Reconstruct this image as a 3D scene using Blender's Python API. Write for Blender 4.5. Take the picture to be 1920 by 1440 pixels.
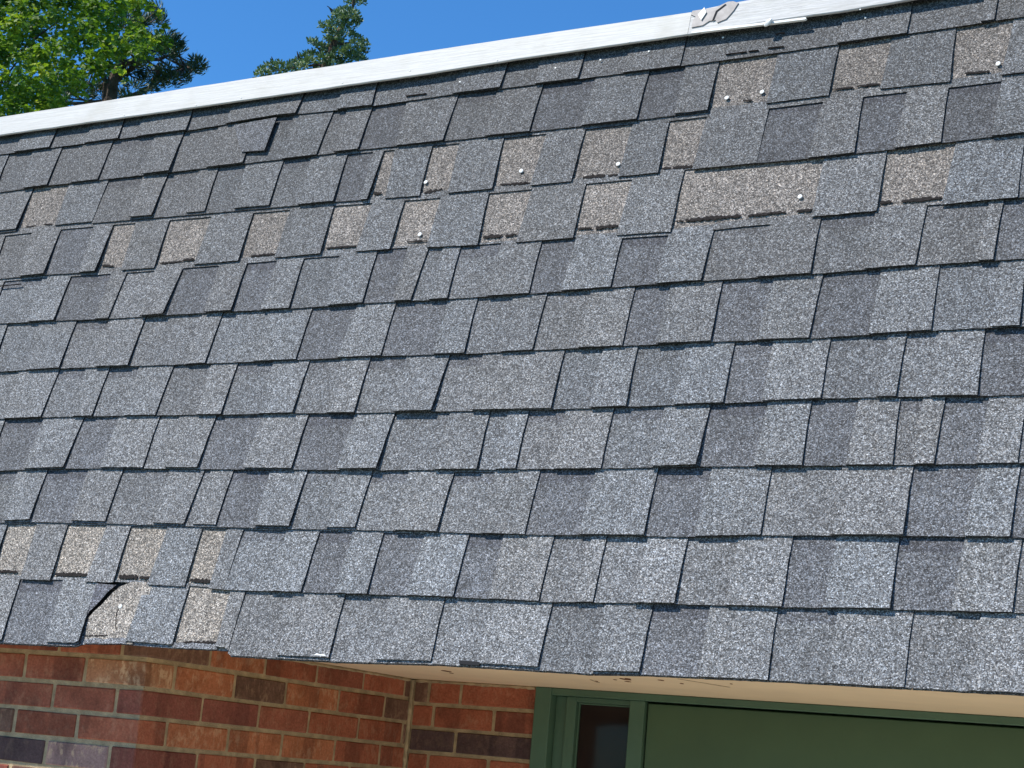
import bpy, bmesh, math, random
from mathutils import Vector, Matrix, noise

random.seed(7)
for o in list(bpy.data.objects):
    bpy.data.objects.remove(o, do_unlink=True)
SC = bpy.context.scene
COL = SC.collection

# ---------------------------------------------------------------- camera
cd = bpy.data.cameras.new('camera'); cam = bpy.data.objects.new('camera', cd); COL.objects.link(cam)
rt = Vector((0.86922533, 0.48626815, 0.08939023))
dn = Vector((-0.02878588, 0.23026687, -0.97270167))
fw = Vector((-0.49357745, 0.84292375, 0.21415146))
m = Matrix((rt, -dn, -fw)).transposed().to_4x4()
m.translation = Vector((0.0, -3.06082897, 1.91844138))
cam.matrix_world = m
cd.sensor_width = 36; cd.lens = 62.196; cd.clip_start = 0.05; cd.clip_end = 3000
SC.camera = cam

# ---------------------------------------------------------------- light
SUN = Vector((-0.43, -0.53, 0.800)).normalized()
elev = math.asin(SUN.z); azim = math.atan2(SUN.x, SUN.y)
w = bpy.data.worlds.new('World'); SC.world = w; w.use_nodes = True
nt = w.node_tree; bg = nt.nodes['Background']
sky = nt.nodes.new('ShaderNodeTexSky'); sky.sky_type = 'NISHITA'; sky.sun_disc = False
sky.sun_elevation = elev; sky.sun_rotation = azim
sky.air_density = 1.0; sky.dust_density = 0.1; sky.ozone_density = 3.5; sky.altitude = 300
mx = nt.nodes.new('ShaderNodeMix'); mx.data_type = 'RGBA'; mx.blend_type = 'MULTIPLY'; mx.inputs[0].default_value = 1
mx.inputs[7].default_value = (0.385, 0.83, 1.17, 1)
nt.links.new(sky.outputs[0], mx.inputs[6]); nt.links.new(mx.outputs[2], bg.inputs[0]); bg.inputs[1].default_value = 0.12
sd = bpy.data.lights.new('sun', 'SUN'); sd.energy = 4.9; sd.angle = math.radians(0.53); sd.color = (1, 0.95, 0.87)
so = bpy.data.objects.new('sun', sd); COL.objects.link(so)
so.rotation_euler = SUN.to_track_quat('Z', 'Y').to_euler(); so.location = SUN * 30
SC.view_settings.view_transform = 'Standard'; SC.view_settings.look = 'None'
SC.view_settings.exposure = 0.5; SC.view_settings.gamma = 1

# ---------------------------------------------------------------- measured data (metres on the roof slope: u along the eave, v up the slope)
LINES = {1:[(-3.7224,-0.1593),(-3.2803,-0.1582),(-3.0471,-0.16),(-2.8488,-0.1521),(-2.7496,-0.1495),(-2.5626,-0.155),(-2.4523,-0.1563),(-2.2066,-0.1521),(-2.0519,-0.1542),(-1.8708,-0.1547),(-1.6139,-0.1553),(-1.3569,-0.1525),(-1.0963,-0.1473),(-0.8524,-0.1411)],2:[(-3.6651,-0.2913),(-3.4819,-0.2867),(-3.3031,-0.2875),(-3.0505,-0.2883),(-2.8079,-0.2878),(-2.5774,-0.2873),(-2.451,-0.2857),(-2.2085,-0.2887),(-1.9711,-0.2895),(-1.6959,-0.2907),(-1.5253,-0.2892),(-1.4022,-0.2867),(-1.252,-0.2843),(-1.1392,-0.283),(-0.9896,-0.2846),(-0.8409,-0.283)],3:[(-3.6058,-0.4279),(-3.4152,-0.4253),(-3.2738,-0.4257),(-3.0596,-0.428),(-2.8894,-0.4303),(-2.6807,-0.4319),(-2.4863,-0.433),(-2.2389,-0.4384),(-2.0417,-0.4399),(-1.8337,-0.4391),(-1.6203,-0.4386),(-1.3876,-0.4387),(-1.2313,-0.4397),(-1.1085,-0.4376),(-0.9932,-0.4326),(-0.829,-0.4289)],4:[(-3.5411,-0.577),(-3.378,-0.5765),(-3.1989,-0.5792),(-2.9986,-0.5806),(-2.7306,-0.5799),(-2.4811,-0.5789),(-2.2816,-0.581),(-2.04,-0.5898),(-1.7955,-0.5899),(-1.5609,-0.593),(-1.389,-0.5853),(-1.2419,-0.5839),(-1.1093,-0.5819),(-1.0092,-0.5798),(-0.825,-0.5786)],5:[(-3.4802,-0.7172),(-3.2834,-0.7196),(-3.0942,-0.7235),(-2.9107,-0.7228),(-2.6961,-0.7242),(-2.5257,-0.7266),(-2.3198,-0.7242),(-2.0867,-0.7269),(-1.8753,-0.7262),(-1.6764,-0.7229),(-1.4689,-0.7209),(-1.2277,-0.7208),(-1.0148,-0.7162),(-0.8056,-0.716)],6:[(-3.4174,-0.862),(-3.2059,-0.8606),(-2.9745,-0.8633),(-2.7336,-0.8653),(-2.4658,-0.8659),(-2.2318,-0.8658),(-2.0055,-0.8699),(-1.8345,-0.868),(-1.6207,-0.8672),(-1.4219,-0.8662),(-1.2107,-0.8688),(-0.9656,-0.863),(-0.7937,-0.8626)],7:[(-3.3576,-0.9998),(-3.2129,-0.9984),(-3.0403,-0.9992),(-2.8373,-1.0009),(-2.6383,-1.0039),(-2.4324,-1.0045),(-2.2585,-1.0085),(-2.0528,-1.0094),(-1.758,-1.0114),(-1.5835,-1.0095),(-1.3677,-1.0067),(-1.1685,-1.0027),(-1.0196,-1.0023),(-0.8668,-1.0056),(-0.7821,-1.0047)],8:[(-3.2949,-1.1443),(-3.0787,-1.1397),(-2.8257,-1.1412),(-2.6588,-1.1435),(-2.3888,-1.1463),(-2.1582,-1.1488),(-1.9097,-1.1489),(-1.6157,-1.1481),(-1.4041,-1.1448),(-1.1866,-1.1451),(-1.0095,-1.1441),(-0.7709,-1.1426)],9:[(-3.234,-1.2846),(-3.1327,-1.2807),(-2.8931,-1.2823),(-2.6516,-1.2862),(-2.3522,-1.2891),(-2.1788,-1.2894),(-1.9701,-1.2915),(-1.7586,-1.2945),(-1.5809,-1.2932),(-1.4022,-1.2939),(-1.2493,-1.2884),(-0.9745,-1.2855),(-0.7592,-1.2864)],10:[(-3.1725,-1.4262),(-3.0076,-1.4284),(-2.8158,-1.4284),(-2.6007,-1.4312),(-2.4889,-1.4354),(-2.276,-1.435),(-2.1051,-1.4344),(-1.8955,-1.4336),(-1.6963,-1.4372),(-1.5749,-1.4342),(-1.3994,-1.4315),(-1.185,-1.4303),(-0.9819,-1.4272),(-0.765,-1.4262)],11:[(-3.1028,-1.5867),(-2.8733,-1.5839),(-2.854,-1.5754),(-2.7266,-1.5709),(-2.5885,-1.5732),(-2.4373,-1.5721),(-2.429,-1.5838),(-2.296,-1.5843),(-2.114,-1.5833),(-1.8988,-1.5768),(-1.6786,-1.5774),(-1.5516,-1.5781),(-1.4489,-1.5736),(-1.1922,-1.5707),(-0.9425,-1.5703),(-0.7361,-1.5695)]}
CELLS = {1:[(-3.8686,-3.8841,-3.6516,-3.6674,'N'),(-3.5295,-3.5313,-3.3968,-3.4027,'N'),(-3.288,-3.2792,-3.2168,-3.2146,'N'),(-3.0467,-3.0406,-2.9078,-2.9117,'N'),(-2.6753,-2.6852,-2.5625,-2.5581,'N'),(-2.4588,-2.4496,-2.2172,-2.2175,'N'),(-2.08,-2.083,-1.9927,-1.99,'N'),(-1.8721,-1.8738,-1.7561,-1.7581,'N'),(-1.614,-1.6153,-1.24,-1.2493,'N'),(-1.0926,-1.095,-0.9379,-0.9402,'N')],2:[(-3.6942,-3.6843,-3.6019,-3.5776,'N'),(-3.4913,-3.4867,-3.4124,-3.4003,'N'),(-3.304,-3.302,-3.1546,-3.1481,'N'),(-3.0551,-3.0512,-2.9397,-2.9318,'N'),(-2.8167,-2.8102,-2.6971,-2.6884,'N'),(-2.573,-2.5796,-2.5303,-2.5279,'N'),(-2.4544,-2.4547,-2.3522,-2.3432,'D'),(-2.2054,-2.2089,-2.0948,-2.0921,'N'),(-1.9713,-1.9728,-1.8321,-1.8389,'D'),(-1.6961,-1.6974,-1.6048,-1.6059,'D'),(-1.5247,-1.5266,-1.3851,-1.3912,'T'),(-1.2469,-1.2507,-1.1284,-1.1391,'T'),(-0.9944,-0.9905,-0.8737,-0.8874,'T')],3:[(-3.7706,-3.7614,-3.6782,-3.6591,'N'),(-3.5458,-3.547,-3.412,-3.4083,'T'),(-3.2716,-3.2727,-3.1499,-3.1422,'N'),(-3.0639,-3.0621,-2.9601,-2.9496,'N'),(-2.8967,-2.8883,-2.8068,-2.7938,'N'),(-2.6884,-2.6829,-2.6008,-2.5943,'N'),(-2.4912,-2.4852,-2.4135,-2.4063,'D'),(-2.3821,-2.3861,-2.3494,-2.3381,'T'),(-2.2436,-2.2393,-2.1657,-2.1607,'T'),(-2.0457,-2.0392,-1.9291,-1.9394,'T'),(-1.8294,-1.8339,-1.7093,-1.7178,'T'),(-1.6202,-1.6192,-1.5279,-1.5392,'T'),(-1.385,-1.3888,-1.2613,-1.2744,'D'),(-1.1759,-1.1727,-1.0798,-1.0895,'D'),(-0.9949,-0.993,-0.8852,-0.8925,'D')],4:[(-3.5907,-3.5678,-3.4899,-3.4695,'N'),(-3.3851,-3.377,-3.267,-3.2555,'D'),(-3.1977,-3.1978,-3.1202,-3.112,'T'),(-3.0064,-3.0011,-2.8658,-2.8727,'T'),(-2.7347,-2.7312,-2.6188,-2.6216,'T'),(-2.4884,-2.4832,-2.3736,-2.3822,'T'),(-2.2816,-2.2836,-2.1799,-2.1822,'T'),(-2.0506,-2.0432,-1.9339,-1.9443,'T'),(-1.7988,-1.7983,-1.6812,-1.6921,'T'),(-1.5606,-1.5623,-1.2406,-1.2476,'T'),(-1.1084,-1.1092,-0.9639,-0.9791,'T'),(-0.8297,-0.8277,-0.7376,-0.747,'N')],5:[(-3.5302,-3.5125,-3.3885,-3.3769,'N'),(-3.2875,-3.2843,-3.1465,-3.1438,'D'),(-3.0939,-3.0985,-3.0011,-2.9927,'N'),(-2.9088,-2.9149,-2.7913,-2.7877,'D'),(-2.7065,-2.7017,-2.6135,-2.6123,'D'),(-2.5352,-2.5279,-2.4285,-2.4197,'N'),(-2.3227,-2.3187,-2.237,-2.2327,'D'),(-2.1792,-2.1846,-2.1382,-2.1384,'N'),(-2.0919,-2.0871,-1.9844,-1.9841,'N'),(-1.8801,-1.8769,-1.793,-1.7976,'D'),(-1.6791,-1.6778,-1.5673,-1.5738,'D'),(-1.4644,-1.4677,-1.337,-1.3457,'N'),(-1.2293,-1.2288,-1.1136,-1.118,'N'),(-1.0101,-1.0147,-0.8844,-0.8925,'N')],6:[(-3.4597,-3.4431,-3.3427,-3.3225,'N'),(-3.2135,-3.2085,-3.1021,-3.0894,'N'),(-2.9822,-2.9787,-2.7978,-2.797,'N'),(-2.7362,-2.7359,-2.5946,-2.5895,'N'),(-2.4673,-2.4664,-2.3367,-2.3499,'D'),(-2.2312,-2.2294,-2.0885,-2.0906,'D'),(-2.013,-2.0072,-1.92,-1.9167,'N'),(-1.8371,-1.8361,-1.7276,-1.7276,'N'),(-1.6248,-1.6221,-1.5393,-1.5449,'D'),(-1.4246,-1.422,-1.3086,-1.3233,'D'),(-1.2063,-1.2118,-1.0854,-1.0913,'D'),(-0.9703,-0.9675,-0.8517,-0.8558,'N')],7:[(-3.4584,-3.4544,-3.3542,-3.3418,'N'),(-3.2158,-3.2155,-3.1252,-3.1097,'N'),(-3.0469,-3.0446,-2.9493,-2.941,'N'),(-2.8404,-2.8414,-2.7228,-2.7161,'N'),(-2.6436,-2.6405,-2.5361,-2.5293,'N'),(-2.4328,-2.4314,-2.341,-2.3369,'N'),(-2.2628,-2.2604,-2.163,-2.159,'N'),(-2.0501,-2.0545,-1.9637,-1.9568,'N'),(-1.7634,-1.7596,-1.6695,-1.6694,'N'),(-1.5913,-1.5849,-1.4811,-1.48,'N'),(-1.3741,-1.3723,-1.2892,-1.2911,'D'),(-1.1712,-1.1695,-1.0541,-1.059,'N'),(-1.0184,-1.0205,-0.9552,-0.9559,'N'),(-0.8688,-0.8656,-0.77,-0.7732,'D')],8:[(-3.3473,-3.3341,-3.2119,-3.2148,'D'),(-3.0779,-3.0813,-2.9632,-2.9639,'D'),(-2.8347,-2.8298,-2.7717,-2.7641,'N'),(-2.6613,-2.6627,-2.5215,-2.5299,'D'),(-2.3936,-2.3923,-2.2634,-2.2666,'D'),(-2.1576,-2.1601,-2.0122,-2.0162,'N'),(-1.9141,-1.9074,-1.868,-1.8645,'N'),(-1.8186,-1.8145,-1.7293,-1.7251,'N'),(-1.619,-1.6159,-1.5024,-1.5056,'N'),(-1.4032,-1.4053,-1.2811,-1.2865,'D'),(-1.1922,-1.1876,-1.0958,-1.1021,'D'),(-1.0164,-1.0105,-0.9711,-0.9711,'N'),(-0.9295,-0.9332,-0.8459,-0.8567,'D')],9:[(-3.3801,-3.3712,-3.2399,-3.2226,'N'),(-3.1423,-3.1353,-3.0067,-3.0018,'D'),(-2.898,-2.8939,-2.7527,-2.7479,'N'),(-2.6484,-2.6539,-2.6279,-2.6303,'N'),(-2.5638,-2.5622,-2.4567,-2.4531,'D'),(-2.3539,-2.3542,-2.2623,-2.2579,'N'),(-2.1783,-2.1807,-2.0827,-2.0802,'N'),(-1.968,-1.9705,-1.8671,-1.8625,'N'),(-1.7613,-1.7601,-1.6305,-1.637,'D'),(-1.4939,-1.4923,-1.3758,-1.3856,'D'),(-1.2536,-1.2505,-1.1104,-1.1116,'N'),(-0.9751,-0.9744,-0.8528,-0.8643,'D'),(-0.7791,-0.7822,-0.7062,-0.7139,'D')],10:[(-3.2155,-3.2018,-3.116,-3.1084,'T'),(-3.0172,-3.0101,-2.8922,-2.9015,'T'),(-2.8194,-2.8149,-2.7062,-2.7123,'T'),(-2.6054,-2.6029,-2.5331,-2.5336,'T'),(-2.4876,-2.4896,-2.3659,-2.3621,'N'),(-2.2778,-2.2779,-2.189,-2.1901,'D'),(-2.1102,-2.1069,-2.0036,-2.0098,'D'),(-1.8973,-1.8959,-1.8129,-1.8124,'D'),(-1.6974,-1.6966,-1.6107,-1.6171,'N'),(-1.5787,-1.5763,-1.4865,-1.4913,'N'),(-1.4035,-1.4017,-1.2968,-1.2991,'N'),(-1.1898,-1.1871,-1.1024,-1.1081,'D'),(-0.9862,-0.9818,-0.8643,-0.8734,'D'),(-0.7645,-0.7667,-0.6866,-0.6945,'N')],11:[(-3.3746,-3.3519,-3.2647,-3.2357,'N'),(-3.1136,-3.0969,-2.9747,-2.9575,'D'),(-2.867,-2.8605,-2.7218,-2.729,'T'),(-2.5952,-2.5908,-2.4747,-2.4701,'T'),(-2.4349,-2.4311,-2.302,-2.298,'N'),(-2.1695,-2.1629,-2.052,-2.0475,'N'),(-1.9215,-1.9143,-1.8049,-1.807,'N'),(-1.6703,-1.6682,-1.5543,-1.5518,'N'),(-1.4518,-1.4502,-1.3326,-1.3315,'D'),(-1.1996,-1.1933,-1.0819,-1.0862,'N'),(-0.944,-0.9415,-0.8228,-0.8269,'N')]}
TAR = [(2,-1.2456,-0.266,-1.1997,-0.2667,0.0034),(2,-1.1917,-0.265,-1.1418,-0.2664,0.0046),(2,-0.9625,-0.2645,-0.9122,-0.2663,0.0046),(2,-1.4491,-0.2681,-1.4277,-0.2695,0.0034),(3,-3.5212,-0.4151,-3.4845,-0.4131,0.0029),(3,-3.4534,-0.4124,-3.4231,-0.415,0.0034),(3,-2.3782,-0.4162,-2.3545,-0.4185,0.0069),(3,-2.2302,-0.4305,-2.1827,-0.4248,0.0069),(3,-2.0244,-0.4273,-1.9491,-0.4305,0.0057),(3,-1.99,-0.4293,-1.9448,-0.4309,0.0034),(3,-1.8083,-0.4291,-1.7532,-0.4305,0.0069),(3,-1.7451,-0.4314,-1.7214,-0.431,0.0057),(3,-1.6143,-0.4269,-1.5927,-0.4264,0.0046),(3,-1.5875,-0.427,-1.5415,-0.4291,0.0069),(4,-3.1879,-0.5597,-3.1478,-0.5641,0.0046),(4,-2.9891,-0.5676,-2.9197,-0.5664,0.0046),(4,-2.9173,-0.5635,-2.8795,-0.5632,0.0057),(4,-2.7032,-0.5671,-2.6181,-0.5674,0.0046),(4,-2.4749,-0.5619,-2.3863,-0.5629,0.0046),(4,-2.2431,-0.5626,-2.1867,-0.5642,0.0034),(4,-2.0354,-0.5664,-1.9864,-0.5662,0.0069),(4,-1.9776,-0.5684,-1.9489,-0.5665,0.0046),(4,-1.7935,-0.5656,-1.7578,-0.5659,0.0046),(4,-1.7484,-0.5667,-1.6941,-0.5645,0.0069),(4,-1.5566,-0.5656,-1.5364,-0.5673,0.0034),(4,-1.5341,-0.5662,-1.4072,-0.5655,0.0069),(4,-1.3914,-0.5669,-1.3077,-0.5653,0.0057),(4,-1.2831,-0.5662,-1.2464,-0.5644,0.0057),(4,-1.1067,-0.562,-1.0826,-0.5604,0.0057),(4,-1.0616,-0.5624,-0.9806,-0.5613,0.0069),(10,-3.1887,-1.4094,-3.1279,-1.4079,0.0069),(10,-3.0044,-1.4115,-2.9046,-1.4103,0.008),(10,-2.806,-1.4116,-2.7511,-1.4128,0.0092),(10,-2.7448,-1.4126,-2.7165,-1.4119,0.0069),(10,-2.5956,-1.415,-2.536,-1.4159,0.008),(11,-2.8544,-1.5581,-2.7869,-1.5539,0.0034),(11,-2.5659,-1.5603,-2.4734,-1.5561,0.0069)]
NAILS = [(-1.4881,-0.2567,1),(-1.4066,-0.252,1),(-2.2331,-0.3997,1),(-2.2116,-0.5455,1),(-1.9747,-0.3953,1),(-1.7251,-0.4032,1),(-0.8961,-0.2508,1),(-1.2808,-0.5308,1),(-2.7747,-1.4836,1),(-2.2048,-0.1188,0),(-2.1181,-0.1183,0),(-1.943,-0.1151,0),(-1.8263,-0.1091,0),(-1.7033,-0.1032,0),(-1.5224,-0.0921,0),(-1.193,-0.0907,0)]
SLITS = [(-1.5081,-0.1409,-1.4585,-0.141),(-1.4536,-0.1403,-1.4296,-0.1409),(-1.4088,-0.1383,-1.3714,-0.1396),(-1.3953,-0.103,-1.3744,-0.1019),(-2.3543,-0.1413,-2.2954,-0.1412),(-3.5313,-0.6018,-3.4537,-0.6002)]
FT = [(-3.7588,-0.0391),(-2.9833,-0.0299),(-2.3157,-0.0221),(-1.956,-0.02),(-1.6041,-0.0199)]
FB = [(-3.7303,-0.1046),(-2.9597,-0.0995),(-2.2973,-0.0934),(-2.0585,-0.0868),(-1.5893,-0.0832)]
FRT = [(-1.6041,-0.0199),(-1.4913,-0.0103),(-1.2251,-0.0077)]
FRB = [(-1.5893,-0.0832),(-1.4013,-0.0778),(-1.2234,-0.0781),(-1.0769,-0.0715)]
STRIP = [(-1.5936,-0.08),(-1.3236,-0.0849)]
TEAR = [[(-1.5951,-0.0675),(-1.5956,-0.0496),(-1.5896,-0.0387),(-1.6028,-0.0306),(-1.6006,-0.0205),(-1.5443,-0.0208),(-1.5165,-0.0091),(-1.5035,-0.0098),(-1.4896,-0.0166),(-1.498,-0.0358),(-1.5126,-0.0571),(-1.5333,-0.064),(-1.5386,-0.0558),(-1.554,-0.0563),(-1.568,-0.0659)],[(-1.5834,-0.0367),(-1.5709,-0.0179),(-1.5632,-0.0326),(-1.5727,-0.0533)]]
BALL = (-1.4067,-0.0858)
CRACK = [(-2.7977,-1.4358),(-2.8157,-1.4519),(-2.8262,-1.4666),(-2.8379,-1.4825),(-2.851,-1.4946),(-2.8633,-1.5132),(-2.8598,-1.5426),(-2.8516,-1.5755)]
TRI = [(-2.8659,-1.4312),(-2.805,-1.4334),(-2.8231,-1.4496),(-2.8364,-1.4695),(-2.847,-1.4841),(-2.8607,-1.4989),(-2.8666,-1.5172)]
NCR = [(-2.7779,-1.4898),(-2.7799,-1.5014),(-2.7757,-1.5166),(-2.7681,-1.5366)]
LOOSE = [(-2.8841,-0.1611),(-2.7439,-0.1569),(-2.7467,-0.2607),(-2.8253,-0.2551)]
FLAKE = [(-2.2021,-1.574),(-2.1951,-1.5702),(-2.1863,-1.5721),(-2.1772,-1.5705),(-2.1705,-1.5748)]
JA = [[-3.089,-2.888],[-3.192,-2.995],[-3.085,-2.886],[-3.2,-2.997],[-3.086,-2.885]]
JB = [[0.397,0.621,0.849,1.072],[0.273,0.504,0.72,0.962,1.189],[0.389,0.617,0.835,1.069,1.296],[0.269,0.504,0.728,0.968,1.19],[0.394,0.625]]
JC = [[-2.748,-2.64],[-2.725,-2.525],[-2.644],[-2.728,-2.53]]
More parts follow.
